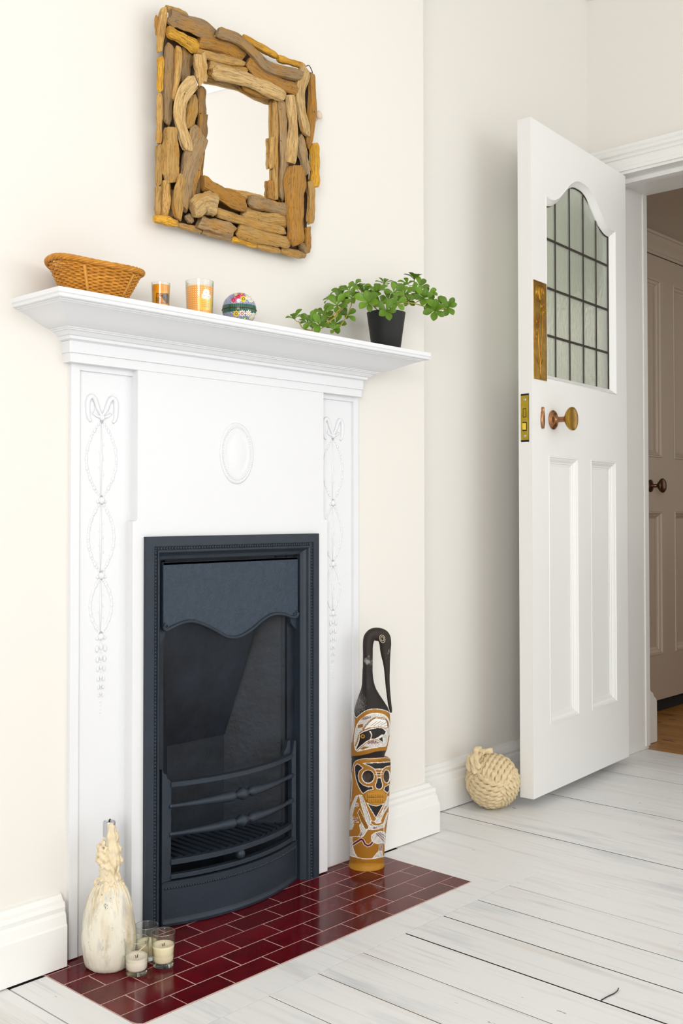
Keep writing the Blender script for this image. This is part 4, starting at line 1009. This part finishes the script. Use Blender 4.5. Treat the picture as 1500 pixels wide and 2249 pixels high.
flt = [1.02 - .34 * min(1, max(0, (t - .18) / .22)) + .25 * max(0, (t - .6) / .4) for t in np.linspace(0, 1, 90)]
part('neck_and_beak', Geo().tube(C3, R3, 24, up=tuple(FH), flat=flt), MT['carved'], bird, smooth=True)
for s_ in (1,):
    ec = H(385, 162) - FH * .0128; rt = CM[0]; upv = np.array([0, 0, 1.0])
    for r_ in (.0068, .0038):
        part('painted_eye_ring', Geo().tube([tuple(ec + rt * (r_ * math.cos(t) + r_ * .25 * math.sin(-t)) + upv * (r_ * 1.45 * math.sin(t)) + FH * (.002 * math.cos(t) ** 2)) for t in np.linspace(0, 2 * math.pi, 28)], .0007, 6), MT['match'], bird, smooth=True, label='cream painted eye ring')

# ------------------------------------------------------------------ wax covered bottle
BP = at_z(238.5, 2120, .0012)
bot = thing('wax_dripped_bottle', 'cream wax crusted wine bottle used as a candle holder on the hearth', 'bottle', (BP[0], BP[1], .0012))
bprof = [(.001, .0015), (.034, .0015), (.041, .003), (.0465, .010), (.0500, .022), (.0528, .040), (.0535, .060), (.0520, .082), (.0490, .104), (.0445, .126), (.0390, .144), (.0310, .158), (.0225, .168), (.0175, .178), (.0160, .200), (.0155, .225), (.0140, .245), (.0125, .252), (.0120, .258)]
bz = np.linspace(0, 1, 90); bp_ = spline([np.array(p) for p in bprof], 110); seg = 64; rows = []
nz = lambda a, z, k: math.sin(a * 3 + z * 60 + k) * .5 + math.sin(a * 7 - z * 110 + 2 * k) * .3 + math.sin(a * 13 + z * 170 + k) * .2 + math.sin(a * 23 - z * 40) * .2
for r, z in bp_:
    am = .0010 if z < .15 else .0016
    rows.append([(BP[0] + (r + (am * nz(2 * math.pi * i / seg, z, 1) if r > .03 or z > .1 else 0)) * math.cos(2 * math.pi * i / seg), BP[1] + (r + (am * nz(2 * math.pi * i / seg, z, 1) if r > .03 or z > .1 else 0)) * math.sin(2 * math.pi * i / seg), max(.0014, float(z))) for i in range(seg)])
part('bottle_body', Geo().grid(rows, True, True), MT['crust'], bot, smooth=True)
part('foil_cap', Geo().lathe([(.0118, .254), (.0122, .256), (.0122, .284), (.0118, .287), (.010, .2875), (.009, .284), (.001, .283)], (BP[0], BP[1], 0), 24), MT['silver'], bot, smooth=True, shade_auto=40, label='silver foil bottle neck')
part('burnt_wick', Geo().tube([(BP[0], BP[1], .283), (BP[0] + .001, BP[1], .289), (BP[0] + .002, BP[1] - .001, .291)], .0016, 6), MT['wick'], bot)
bdir = math.atan2(-BP[1], -BP[0])
brad = lambda z: float(np.interp(z, [p[1] for p in bprof[2:]], [p[0] for p in bprof[2:]]))
wg = Geo(); rb = random.Random(3)
wg.lathe([(.0150, .168), (.0185, .172), (.0180, .190), (.0176, .215), (.0172, .228), (.0140, .238), (.0125, .236)], (BP[0], BP[1], 0), 40, cap=False)
wg.lathe([(.0125, .236), (.0128, .200), (.0150, .168)], (BP[0], BP[1], 0), 40, cap=False)
bp3 = lambda a, ro, z: (BP[0] + ro * math.cos(a), BP[1] + ro * math.sin(a), z)
drips = [(.28, .2865, .192, .0042), (.05, .284, .215, .0038), (.62, .282, .200, .0050), (.95, .276, .205, .0046), (1.3, .268, .200, .0055), (-.95, .242, .204, .0058), (-.60, .236, .198, .0042), (-.25, .232, .186, .0036), (2.0, .262, .202, .0055), (2.8, .250, .205, .0055), (-2.4, .246, .205, .0055), (-1.6, .244, .206, .0055), (.42, .255, .180, .0036), (.80, .245, .188, .0036), (1.1, .235, .192, .0034)]
for k, (da, z0, z1, r) in enumerate(drips):
    pts, rad = [], []
    for i in range(26):
        t = i / 25; z = z0 + (z1 - z0) * t; a = bdir + da + .10 * math.sin(t * 7 + k * 2.1) + .05 * math.sin(t * 17 + k)
        ro = max(brad(z), .0128 if z > .24 else .0168) + r * .25 + (.0055 if abs(da) > .5 else .0020) * t ** 1.5; pts.append(bp3(a, ro, z))
        rad.append(r * (.62 + .42 * abs(math.sin(t * 8 + k * 1.7)) + .25 * math.sin(t * 19 + k)) * (1 if t < .9 else 1 - (t - .9) * 5))
    wg.tube(pts, [max(.0011, q) for q in rad], 8)
for k in range(120):
    a = bdir + rb.uniform(-math.pi, math.pi); z = rb.choice([rb.uniform(.160, .178), rb.uniform(.172, .250)]); ro = max(brad(z), .0168 if z > .17 else 0) + rb.uniform(-.001, .002); q = rb.uniform(.0018, .0045); wg.sphere(bp3(a, ro, z), q, 8, 6, (1, 1, rb.uniform(.8, 2.0)))
for k in range(22):
    da = rb.uniform(-math.pi, math.pi) if k > 11 else -1.3 + k * .24; z0 = rb.uniform(.164, .172); z1 = rb.uniform(.095, .150); r = rb.uniform(.0016, .0030); pts = []
    for i in range(16):
        z = z0 + (z1 - z0) * i / 15; pts.append(bp3(bdir + da + .02 * math.sin(i * .8 + k), brad(z) - .0002, z))
    wg.tube(pts, [r * (1 - .65 * i / 15) for i in range(16)], 6, lump=.2, seed=k)
wx = part('wax_coat', wg, MT['waxdrip'], bot, smooth=True, label='pale yellow candle wax dripped over the neck')
md = wx.modifiers.new('merge', 'REMESH'); md.mode = 'VOXEL'; md.voxel_size = .0011; md.use_smooth_shade = True
ms = wx.modifiers.new('soften', 'SMOOTH'); ms.factor = .5; ms.iterations = 3

# ------------------------------------------------------------------ votive glasses
def votive(cx, cy, label, waxmat, wax_top, group='votive candle glasses on the hearth', tilt=0):
    v = thing('votive_candle', label, 'candle', (cx, cy, .0013), group)
    ro, rt_, hh = .0205, .0243, .066
    out = [(.001, 0), (ro - .001, 0), (ro, .0012)] + [(ro + (rt_ - ro) * t, .0012 + (hh - .0022) * t) for t in (.15, .4, .7, 1)] + [(rt_ - .0004, hh), (rt_ - .0012, hh - .0004)]
    inn = [(rt_ - .0016, hh - .002), (ro + .0010, .030), (ro - .0012, .0105), (ro - .003, .0090), (.001, .0088)]
    g = Geo().lathe([(r, z + .0013) for r, z in out + inn], (cx, cy, 0), 40); cup = part('glass_cup', g, MT['glass'], v, smooth=True, shade_auto=50)
    part('glass_foot', Geo().lathe([(.001, .0016), (ro - .0006, .0016), (ro - .0002, .0024), (ro - .0001, .0090), (ro - .001, .0097), (.001, .0097)], (cx, cy, 0), 40), MT['glassbase'], cup, smooth=True, shade_auto=50)
    part('glass_rim', Geo().tube([(cx + (rt_ - .0008) * math.cos(t), cy + (rt_ - .0008) * math.sin(t), hh + .0012) for t in np.linspace(0, 2 * math.pi, 48, endpoint=False)], .0008, 6, closed=True), MT['glassbase'], cup, smooth=True)
    rw = ro - .0007; seg = 40; rows = [[(cx + r * math.cos(a), cy + r * math.sin(a), z + .0013 + tilt * r / rw * math.cos(a - 1.0) * (1 if z > .02 else 0)) for a in np.linspace(0, 2 * math.pi, seg, endpoint=False)] for r, z in [(.001, .0086), (rw - .002, .0086), (rw, .0115), (ro + .0008 + (wax_top - .030) * .06, wax_top - .001), (ro + .0002, wax_top), (rw * .75, wax_top - .0025), (rw * .4, wax_top - .004), (.001, wax_top - .0045)]]
    part('candle_wax', Geo().grid(rows, True, True), waxmat, v, smooth=True)
    for s in (-1, 1): part('wick', Geo().tube([(cx + s * .0018, cy, wax_top - .004), (cx + s * .0020, cy, wax_top + .0008), (cx + s * .003, cy + .001, wax_top + .002)], .0008, 6), MT['wick'], v)
    return v


G1, G2, G3 = at_z(300, 2137, .0013), at_z(358.5, 2119.5, .0013), at_z(321.5, 2104, .0013)
votive(G1[0], G1[1], 'glass votive with pale used wax and a matchstick, closest to the wax covered bottle', MT['waxpale'], .034, tilt=.0015)
votive(G2[0], G2[1], 'glass votive with smooth yellow cream wax on the red tiles', MT['wax'], .042)
votive(G3[0], G3[1], 'glass votive tucked behind the other two, against the black iron frame', MT['wax'], .034)
mst = Geo().tube([(G1[0] - .008, G1[1] - .004, .0395), (G1[0] + .015, G1[1] - .010, .0545)], .0011, 6)
solo('matchstick', mst, MT['match'], 'spent matchstick lying in the votive glass beside the bottle', 'matchstick')

# ------------------------------------------------------------------ rope knot door stop
RC = np.array([2.708, 1.874, .0815]); RR = .0815
knot = thing('rope_door_stop', 'round beige monkey fist rope knot holding the door', 'door stop', (RC[0], RC[1], 0))
tob = -CM[2]; ri, up_ = CM[0], CM[1]
Rloc = lambda x, y, z: ri * x + up_ * y + tob * z
base3 = [np.array([-.707, -.408, .577]), np.array([.707, -.408, .577]), np.array([0, .816, .577])]
ty, tx, tz = math.radians(15), math.radians(-3), math.radians(4)
Ry = np.array([[math.cos(ty), 0, math.sin(ty)], [0, 1, 0], [-math.sin(ty), 0, math.cos(ty)]]); Rx = np.array([[1, 0, 0], [0, math.cos(tx), -math.sin(tx)], [0, math.sin(tx), math.cos(tx)]]); Rz = np.array([[math.cos(tz), -math.sin(tz), 0], [math.sin(tz), math.cos(tz), 0], [0, 0, 1]])
nA, nB, nC = [Rloc(*(Ry @ Rx @ Rz @ b)) for b in base3]
part('core', Geo().sphere(tuple(RC), RR - .012, 24, 16), MT['rope'], knot, smooth=True)
rr = .0080; R0 = RR - rr * .95
for nv, dv, wv_ in ((nA, nB, nC), (nB, nC, nA), (nC, nA, nB)):
    for sg in (1, -1):
        for i in range(8):
            al = (i - 3.5) * math.radians(11.3); pts = []
            bm_ = math.radians(50)
            for t in np.linspace(-1, 1, 44):
                be = t * bm_; R_ = R0 * (1.02 - .10 * abs(t) ** 5)
                pts.append(tuple(RC + R_ * (wv_ * math.sin(al) + math.cos(al) * (sg * nv * math.cos(be) + dv * math.sin(be)))))
            part('rope_strand', Geo().tube(pts, rr, 15, tri=.28, twist=300, seed=i), MT['rope'], knot, smooth=True)
KN = lambda x, y, d=0: at_plane(1000 + x / 8.333, 1620 + y / 8.333, RC, CM[2]) - CM[2] * d
for pts in ([(260, 560, .03), (225, 440, .03), (250, 340, .025), (300, 330, .02)], [(330, 580, .045), (300, 440, .045), (290, 330, .04), (300, 300, .02)], [(400, 480, .05), (350, 380, .05), (345, 290, .035), (360, 210, .02), (420, 190, .01), (450, 260, .0), (430, 330, .0)], [(380, 340, .02), (480, 290, -.005), (580, 265, -.01), (690, 262, -.01)]):
    part('rope_loop', Geo().tube(spline([KN(x, y, d) for x, y, d in pts], 40), .0090, 12, tri=.22, twist=210), MT['rope'], knot, smooth=True)

# ------------------------------------------------------------------ mantel objects
def basket():
    c = at_y(210, 600, 1.783); cx, cy, zb = c[0], c[1], MZ
    b = thing('wicker_basket', 'boat shaped honey coloured woven wicker basket on the mantel', 'basket', (cx, cy, zb))
    rot_ = math.radians(-6); ca, sa = math.cos(rot_), math.sin(rot_)
    hgt = .060; NS = 20

    def pt(a, t, d=0.0):
        L = .056 + (.0925 - .056) * t ** .9 + d; Wd = .038 + (.064 - .038) * t ** .9 + d
        e = 2.4; cs, sn = math.cos(a), math.sin(a); x = L * abs(cs) ** (2 / e) * (1 if cs > 0 else -1); y = Wd * abs(sn) ** (2 / e) * (1 if sn > 0 else -1)
        z = zb + .004 + hgt * t + (.010 * cs * cs * t * t) - .006 * t * t * (1 if cs > 0 else -.4) * cs * cs
        return (cx + x * ca - y * sa, cy + x * sa + y * ca, z)
    nrow = 19
    for r in range(nrow):
        t = (r + .3) / nrow * .97; pts = []
        for i in range(132):
            a = 2 * math.pi * i / 132; pts.append(pt(a, t, .0022 * math.cos(NS * a / 1.0 + (math.pi if r % 2 else 0))))
        part('woven_strand', Geo().tube(pts, .0025, 6, closed=True), MT['wicker'], b, smooth=True)
    for k in range(NS * 2):
        a = 2 * math.pi * (k + .5) / (NS * 2)
        part('upright_stake', Geo().tube([pt(a, t, .0) for t in np.linspace(0, .97, 8)], .0017, 5, flat=1.0), MT['wicker'], b, smooth=True)
    for a0_, n_ in ((-2.15, 3), (-1.05, 3)):
        for j in range(n_):
            part('flat_splint', Geo().tube([pt(a0_ + .03 * j, t, .0035) for t in np.linspace(.12, .86, 8)], .0016, 5), MT['splint'] if j == 1 else MT['wicker'], b, smooth=True)
    for k in range(5):
        ph = k * 2 * math.pi / 5; pts = []
        for i in range(140):
            a = 2 * math.pi * i / 140; w = 9 * a + ph; p = pt(a, .985, .003 + .0030 * math.cos(w)); pts.append((p[0], p[1], p[2] + .0036 * math.sin(w)))
        part('braided_rim', Geo().tube(pts, .0030, 6, closed=True), MT['wicker'], b, smooth=True)
    g = Geo(); rows = [[pt(a, 0, -.058 + .058 * s_ if s_ < 1 else 0) for a in np.linspace(0, 2 * math.pi, 40, endpoint=False)] for s_ in (.45, 1)]
    g.grid(rows, True); g.add(rows[0], [tuple(range(40))]); 
    for rr_ in (rows[1],): g.grid([rr_, [(p[0], p[1], zb + .0003) for p in rr_]], True)
    part('basket_base', g, MT['wicker'], b)


basket()


def lathe_paint(name, prof, c, seg, fn, material, parent, label=None):
    rings = [(c[0], c[1], z, r) for r, z in prof]; angs_ = math.atan2(-c[1], -c[0]) + np.linspace(-math.pi, math.pi, seg, endpoint=False)
    V, F = ring_surface(rings, angs_); px, py = project(V); a = np.tile(np.linspace(-math.pi, math.pi, seg, endpoint=False), len(rings))
    colr = fn(px, py, V, a); return painted(name, V, [tuple(f) for f in F], colr, material, parent, label)


ORG = (.80, .30, .015)
C1 = at_y(353, 645, 1.775)
v = thing('small_orange_candle', 'small amber candle jar with a dark picture label beside the basket', 'candle', (C1[0], C1[1], MZ)); r1, h1 = .0200, .0625
part('glass_jar', Geo().lathe([(.001, MZ), (.0165, MZ), (.0172, MZ + .001), (r1, MZ + h1), (r1 - .0006, MZ + h1 + .0005), (r1 - .0016, MZ + h1 - .001), (.0165, MZ + .006), (.001, MZ + .006)], (C1[0], C1[1], 0), 36), MT['glass'], v, smooth=True, shade_auto=50)
Q = lambda pts: [(320 + x / 5.357, 590 + y / 5.357) for x, y in pts]


def small_paint(px, py, V, a):
    c = np.tile(np.array((.95, .43, .03)), (len(V), 1)); f = np.abs(a) < 1.7
    c[(py < 590 + 265 / 5.357)] = (.92, .36, .015)
    c[inpoly(px, py, Q([(125, 285), (290, 292), (285, 420), (120, 400)])) & f] = (.70, .25, .02)
    for l in (Q([(128, 288), (290, 296)]), Q([(128, 288), (122, 400)]), Q([(122, 398), (285, 415)])): c[(distline(px, py, l) < .6) & f] = (.06, .025, .01)
    c[inpoly(px, py, Q([(175, 310), (230, 295), (300, 310), (300, 410), (240, 405), (205, 360)])) & f] = (.07, .035, .02)
    for yy in (345, 362, 378): c[(distline(px, py, Q([(132, yy), (175, yy + 4)])) < .7) & f] = (.07, .03, .01)
    return c


lathe_paint('printed_wax', [(.0005, MZ + .0065), (.0160, MZ + .0068)] + [(.0160 + (.0182 - .0160) * t, MZ + .0075 + .050 * t) for t in np.linspace(0, 1, 44)] + [(.010, MZ + .0575), (.0005, MZ + .0570)], C1, 160, small_paint, MT['paintgloss'], v, 'amber wax with dark picture label')

C2 = at_y(438.5, 650, 1.775)
v = thing('large_orange_candle', 'larger clear candle glass with orange patterned wrap and gold label', 'candle', (C2[0], C2[1], MZ)); r2, h2 = .0310, .0830
part('glass_jar', Geo().lathe([(.001, MZ), (.0265, MZ), (.0275, MZ + .0015), (r2, MZ + h2), (r2 - .0006, MZ + h2 + .0005), (r2 - .0018, MZ + h2 - .001), (.0258, MZ + .010), (.001, MZ + .009)], (C2[0], C2[1], 0), 44), MT['glass'], v, smooth=True, shade_auto=50)


def big_paint(px, py, V, a):
    c = np.tile(np.array((.92, .32, .018)), (len(V), 1)); f = np.abs(a) < 1.7
    u = a * .029 / .0046; w = (V[:, 2] - MZ) / .0046
    c[np.hypot((u + .5) % 1 - .5, (w + .5) % 1 - .5) < .27] = (.93, .72, .40); c[np.hypot(u % 1 - .5, w % 1 - .5) < .16] = (.93, .62, .25)
    lab = inpoly(px, py, Q([(612, 330), (785, 350), (780, 500), (610, 480)])) & f; c[lab] = (.85, .55, .06)
    c[inpoly(px, py, Q([(705, 340), (755, 345), (752, 490), (708, 485)])) & f] = (.9, .72, .25)
    for yy in (375, 398, 420, 442): c[(distline(px, py, Q([(650, yy), (745, yy + 10)])) < .35) & f] = (.55, .25, .02)
    for cx_, cy_, r_ in ((712, 280, 40), (690, 322, 34), (735, 330, 32)):
        q = Q([(cx_, cy_)])[0]; d = np.hypot(px - q[0], py - q[1]) * 5.357; c[(d < r_) & f] = (.84, .82, .78); c[(d < r_ * .22) & f] = (.62, .58, .5)
    return c


lathe_paint('printed_wrap', [(.0005, MZ + .0095), (.0255, MZ + .0100)] + [(.0262 + (.0296 - .0262) * t, MZ + .011 + .059 * t) for t in np.linspace(0, 1, 150)] + [(.0280, MZ + .0695), (.010, MZ + .0685), (.0005, MZ + .068)], C2, 460, big_paint, MT['paintgloss'], v, 'orange dotted wrap with gold label')
part('wick', Geo().tube([(C2[0], C2[1], MZ + .068), (C2[0], C2[1], MZ + .074)], .0009, 6), MT['wick'], v)

C4 = at_y(525.5, 676, 1.775); rb_ = .0385; zc4 = MZ + rb_ - .0006
v = thing('floral_tin_ball', 'round tin ball printed with bright flowers and a green band', 'tin', (C4[0], C4[1], MZ))
flw = [(1150, 355, 42, (.85, .62, .01), (.12, .05, .01)), (1035, 370, 34, (.72, .02, .07), (.5, .01, .04)), (1085, 330, 36, (.70, .02, .09), (.4, .01, .03)), (1130, 295, 34, (.65, .02, .10), (.8, .5, .1)), (1205, 340, 32, (.88, .86, .84), (.6, .5, .2)), (1240, 372, 32, (.88, .86, .84), (.7, .4, .1)), (1095, 375, 28, (.85, .85, .86), (.5, .5, .5)), (1060, 300, 24, (.75, .72, .30), (.5, .5, .1)), (1190, 300, 24, (.85, .8, .5), (.8, .3, .1)), (1265, 330, 22, (.8, .72, .3), (.6, .2, .1)),
       (1065, 530, 42, (.85, .65, .02), (.30, .05, .12)), (1135, 525, 44, (.86, .80, .76), (.55, .05, .03)), (1210, 525, 40, (.86, .86, .84), (.80, .45, .02)), (1270, 545, 32, (.86, .86, .84), (.80, .5, .02)), (1240, 580, 28, (.84, .80, .5), (.8, .4, .02)), (1165, 585, 26, (.1, .3, .1), (.8, .8, .2))]


def ball_paint(px, py, V, a):
    z = (V[:, 2] - zc4) / rb_; f = np.abs(a) < 1.8
    c = np.tile(np.array((.34, .35, .52)), (len(V), 1)); sp_n = rng.random(len(V))
    c[sp_n < .35] = (.12, .13, .36); c[sp_n > .8] = (.62, .62, .72); c[(sp_n > .55) & (sp_n < .62)] = (.12, .25, .14)
    gb = (z > -.28) & (z < .18); c[gb] = (.018, .085, .075); st_ = gb & ((np.floor(a * 26) % 3) == 0); c[st_] = (.05, .20, .08)
    c[z < -.75] = (.55, .5, .45)
    b_ = ~f & ~gb; k = (np.sin(a * 9) * np.sin(z * 9)); c[b_ & (k > .4)] = (.8, .6, .05); c[b_ & (k < -.4)] = (.8, .78, .76)
    for x, y, r, c0, c1 in flw:
        q = Q([(x, y)])[0]; dx, dy = (px - q[0]) * 5.357, (py - q[1]) * 5.357; d = np.hypot(dx, dy); th = np.arctan2(dy, dx)
        pet = r * (.80 + .20 * np.cos(8 * th)); c[(d < pet) & f] = c0; c[(d < r * .42) & f] = c1; c[(d < r * .20) & f] = tuple(min(1, t * 1.6 + .1) for t in c0)
    return c


N_ = 150; prof = [(max(.0004, rb_ * math.cos(t)), zc4 + rb_ * math.sin(t)) for t in np.linspace(-math.pi / 2, math.pi / 2, N_)]
lathe_paint('printed_shell', prof, C4, 260, ball_paint, MT['paintgloss'], v)
part('lid_rim', Geo().tube([(C4[0] + (rb_ + .0003) * math.cos(t), C4[1] + (rb_ + .0003) * math.sin(t), zc4 - .0015) for t in np.linspace(0, 2 * math.pi, 60, endpoint=False)], .0010, 6, closed=True), MT['bronze'], v, smooth=True, label='brown metal rim of the lid')

# ------------------------------------------------------------------ trailing plant
C5 = at_y(848, 720, 1.778)
plant = thing('potted_plant', 'trailing green leafy plant in a black plastic pot on the mantel', 'potted plant', (C5[0], C5[1], MZ))
PH = .103
part('pot', Geo().lathe([(.001, MZ), (.0355, MZ), (.0365, MZ + .001), (.0505, MZ + PH - .001), (.0510, MZ + PH), (.0495, MZ + PH), (.048, MZ + PH - .002), (.046, MZ + .08), (.001, MZ + .08)], (C5[0], C5[1], 0), 48), MT['pot'], plant, smooth=True, shade_auto=40, label='tapered black plastic pot')
part('soil', Geo().lathe([(.001, MZ + .079), (.0455, MZ + .079), (.046, MZ + .088), (.03, MZ + .092), (.001, MZ + .093)], (C5[0], C5[1], 0), 24), MT['soil'], plant)
# one leaf: obovate, folded along the midrib
lv, lf = [], []
prof_w = [(0, .030), (.16, .060), (.34, .14), (.52, .235), (.68, .275), (.82, .25), (.93, .165), (1.0, .03)]
for t, w in prof_w:
    for s, k in ((-1, 1), (-.5, .45), (0, 0), (.5, .45), (1, 1)): lv.append((s * w, t,   .10 * k * w / .30 + .12 * math.sin(t * 2.6) - .10 * t * t))
for j in range(len(prof_w) - 1):
    for i in range(4): lf.append((j * 5 + i, j * 5 + i + 1, (j + 1) * 5 + i + 1, (j + 1) * 5 + i))
leaf_me = mesh('leaf', lv, lf, True); leaf_me.materials.append(MT['leaf'])
PX = lambda x, y, Y: at_y(560 + x / 3, 560 + y / 3, Y)
CL = [  # x, y in a 3x view, depth, facing (right, up, to camera), leaf length, leaflets
    (262, 425, 1.755, (-.25, .75, .55), .0245, 5), (345, 450, 1.765, (.1, .8, .5), .022, 5), (425, 465, 1.725, (.05, .35, .95), .0250, 5), (455, 385, 1.760, (-.3, .6, .7), .024, 5), (490, 292, 1.815, (-.7, .6, .3), .020, 4), (575, 270, 1.795, (-.1, .65, .75), .026, 5), (540, 335, 1.765, (-.2, .4, .9), .026, 5),
    (640, 285, 1.755, (-.3, .3, .9), .024, 4), (695, 222, 1.790, (0, .85, .5), .027, 5), (745, 315, 1.715, (-.05, .3, .95), .0300, 6), (800, 255, 1.760, (.05, .75, .6), .028, 5), (865, 370, 1.712, (.15, .1, 1), .0290, 5), (850, 195, 1.800, (.1, .9, .3), .024, 4), (915, 250, 1.760, (.2, .4, .8), .027, 4), (930, 320, 1.735, (.2, .2, .9), .024, 5),
    (985, 262, 1.750, (-.1, .6, .8), .027, 5), (1005, 195, 1.790, (.0, .75, .5), .024, 4), (1050, 165, 1.780, (.05, .95, .15), .027, 6), (1085, 215, 1.770, (.3, .6, .7), .027, 5), (1110, 285, 1.735, (.1, .35, .9), .0290, 6), (1185, 365, 1.712, (.0, .15, 1), .0290, 6), (1272, 345, 1.725, (.1, .1, 1), .0270, 6),
    (605, 400, 1.800, (.2, .3, .8), .022, 4), (620, 235, 1.78, (-.2, .7, .7), .025, 5), (560, 300, 1.79, (-.3, .5, .8), .024, 5), (770, 275, 1.775, (0, .5, .85), .027, 5), (830, 320, 1.75, (-.1, .2, .95), .024, 5), (960, 220, 1.78, (.1, .7, .6), .025, 5), (1060, 250, 1.755, (.1, .5, .85), .027, 5), (1140, 260, 1.76, (.3, .5, .8), .025, 5), (470, 430, 1.775, (0, .5, .8), .023, 5), (370, 440, 1.74, (-.1, .4, .9), .023, 5), (1225, 340, 1.745, (0, .3, .95), .025, 5), (515, 495, 1.770, (.3, .5, .7), .020, 4), (530, 455, 1.79, (0, .3, .9), .022, 4), (395, 415, 1.80, (-.2, .7, .6), .022, 4), (720, 260, 1.80, (0, .6, .8), .026, 5), (1010, 300, 1.77, (0, .1, .9), .024, 4), (880, 300, 1.785, (0, .5, .8), .026, 5), (1150, 330, 1.765, (.1, .4, .8), .025, 4), (660, 205, 1.815, (-.2, .7, .5), .022, 4)]
hubs = []; rl = random.Random(11)
for x, y, Y, (a, b, c), L, nl in CL:
    hub = Vector(PX(x, y, Y)); hubs.append(hub); N0 = Vector(ri * a + up_ * b + tob * c).normalized(); T0 = N0.orthogonal().normalized(); ph = rl.uniform(0, 6.28)
    nl = max(5, nl)
    for k in range(nl):
        an = ph + 2 * math.pi * k / nl + rl.uniform(-.15, .15); d = (Matrix.Rotation(an, 3, N0) @ T0); lift = rl.uniform(.05, .75)
        yd = (d * math.cos(lift) + N0 * math.sin(lift)).normalized(); xd = yd.cross(N0).normalized(); zd = xd.cross(yd); s = L * 1.15 * rl.uniform(.80, 1.15)
        tip = hub + yd * s
        if tip.y > YB - .006: s *= .55
        if tip.z < MZ + .004 and tip.y > MY - .004:
            yd = Vector((yd.x, yd.y, max(yd.z, (MZ + .005 - hub.z) / s))).normalized(); xd = yd.cross(N0).normalized(); zd = xd.cross(yd)
        lowz = min((hub + xd * (v.co.x * s) + yd * (v.co.y * s) + zd * (v.co.z * s)).z for v in leaf_me.vertices)
        if lowz < MZ + .001 and hub.y > MY - .012: zl = MZ + .001 - lowz
        else: zl = 0.0
        o = bpy.data.objects.new('leaf', leaf_me); COL.objects.link(o); o.parent = plant
        mw = Matrix(((xd.x * s, yd.x * s, zd.x * s, hub.x), (xd.y * s, yd.y * s, zd.y * s, hub.y), (xd.z * s, yd.z * s, zd.z * s, hub.z + zl), (0, 0, 0, 1)))
        o.matrix_basis = Matrix.Translation(-Vector(plant.location)) @ mw
top = Vector((C5[0], C5[1], MZ + .09))
crown = [tuple(PX(640, 300, 1.765)), tuple(PX(720, 290, 1.775)), tuple(top)]
vines = [[PX(290, 440, 1.757), PX(320, 485, 1.750), PX(390, 495, 1.740), PX(460, 470, 1.745), PX(560, 370, 1.760), *crown], [PX(425, 470, 1.73), PX(500, 430, 1.74), PX(540, 400, 1.745), PX(545, 370, 1.75), PX(620, 310, 1.76), *crown], [PX(500, 515, 1.765), PX(560, 470, 1.765), PX(610, 390, 1.768), PX(635, 330, 1.765), *crown],
         [PX(470, 400, 1.76), PX(500, 405, 1.75), PX(560, 360, 1.755), *crown], [PX(1272, 345, 1.73), PX(1185, 360, 1.72), PX(1070, 325, 1.735), PX(980, 312, 1.745), PX(900, 345, 1.765), tuple(top)], [PX(1050, 175, 1.78), PX(1030, 230, 1.775), PX(960, 300, 1.77), tuple(top)], [PX(745, 320, 1.72), PX(820, 345, 1.74), PX(850, 370, 1.76), tuple(top)], [PX(865, 370, 1.715), PX(880, 330, 1.73), PX(890, 350, 1.76), tuple(top)], [PX(850, 195, 1.8), PX(865, 280, 1.79), tuple(top)], [PX(1110, 285, 1.74), PX(1040, 320, 1.74), PX(930, 335, 1.755), tuple(top)]]
for k, pts in enumerate(vines): part('stem', Geo().tube(spline(pts, 36), .0014 if k < 5 else .0011, 6), MT['stem'], plant, smooth=True)
for k, hub in enumerate(hubs):
    q = min((Vector(p) for pts in vines for p in spline(pts, 20)), key=lambda p: (p - hub).length)
    if (q - hub).length > .004: part('leaf_stalk', Geo().tube([tuple(q), tuple((q + hub) / 2 - Vector((0, 0, .002))), tuple(hub)], .0009, 5), MT['stem'], plant, smooth=True)

# ------------------------------------------------------------------ twig on the floor
T = lambda x, y, z: at_z(900 + x / 2.5, 1500 + y / 2.5, z)
solo('dried_twig', Geo().tube(spline([T(1050, 1742, .001), T(1085, 1722, .0015), T(1120, 1705, .0018), T(1140, 1690, .0025), T(1146, 1676, .003)], 16), .0011, 6, lump=.25, seed=4), MT['twig'], 'tiny dark dried twig lying on a white floorboard gap', 'twig')
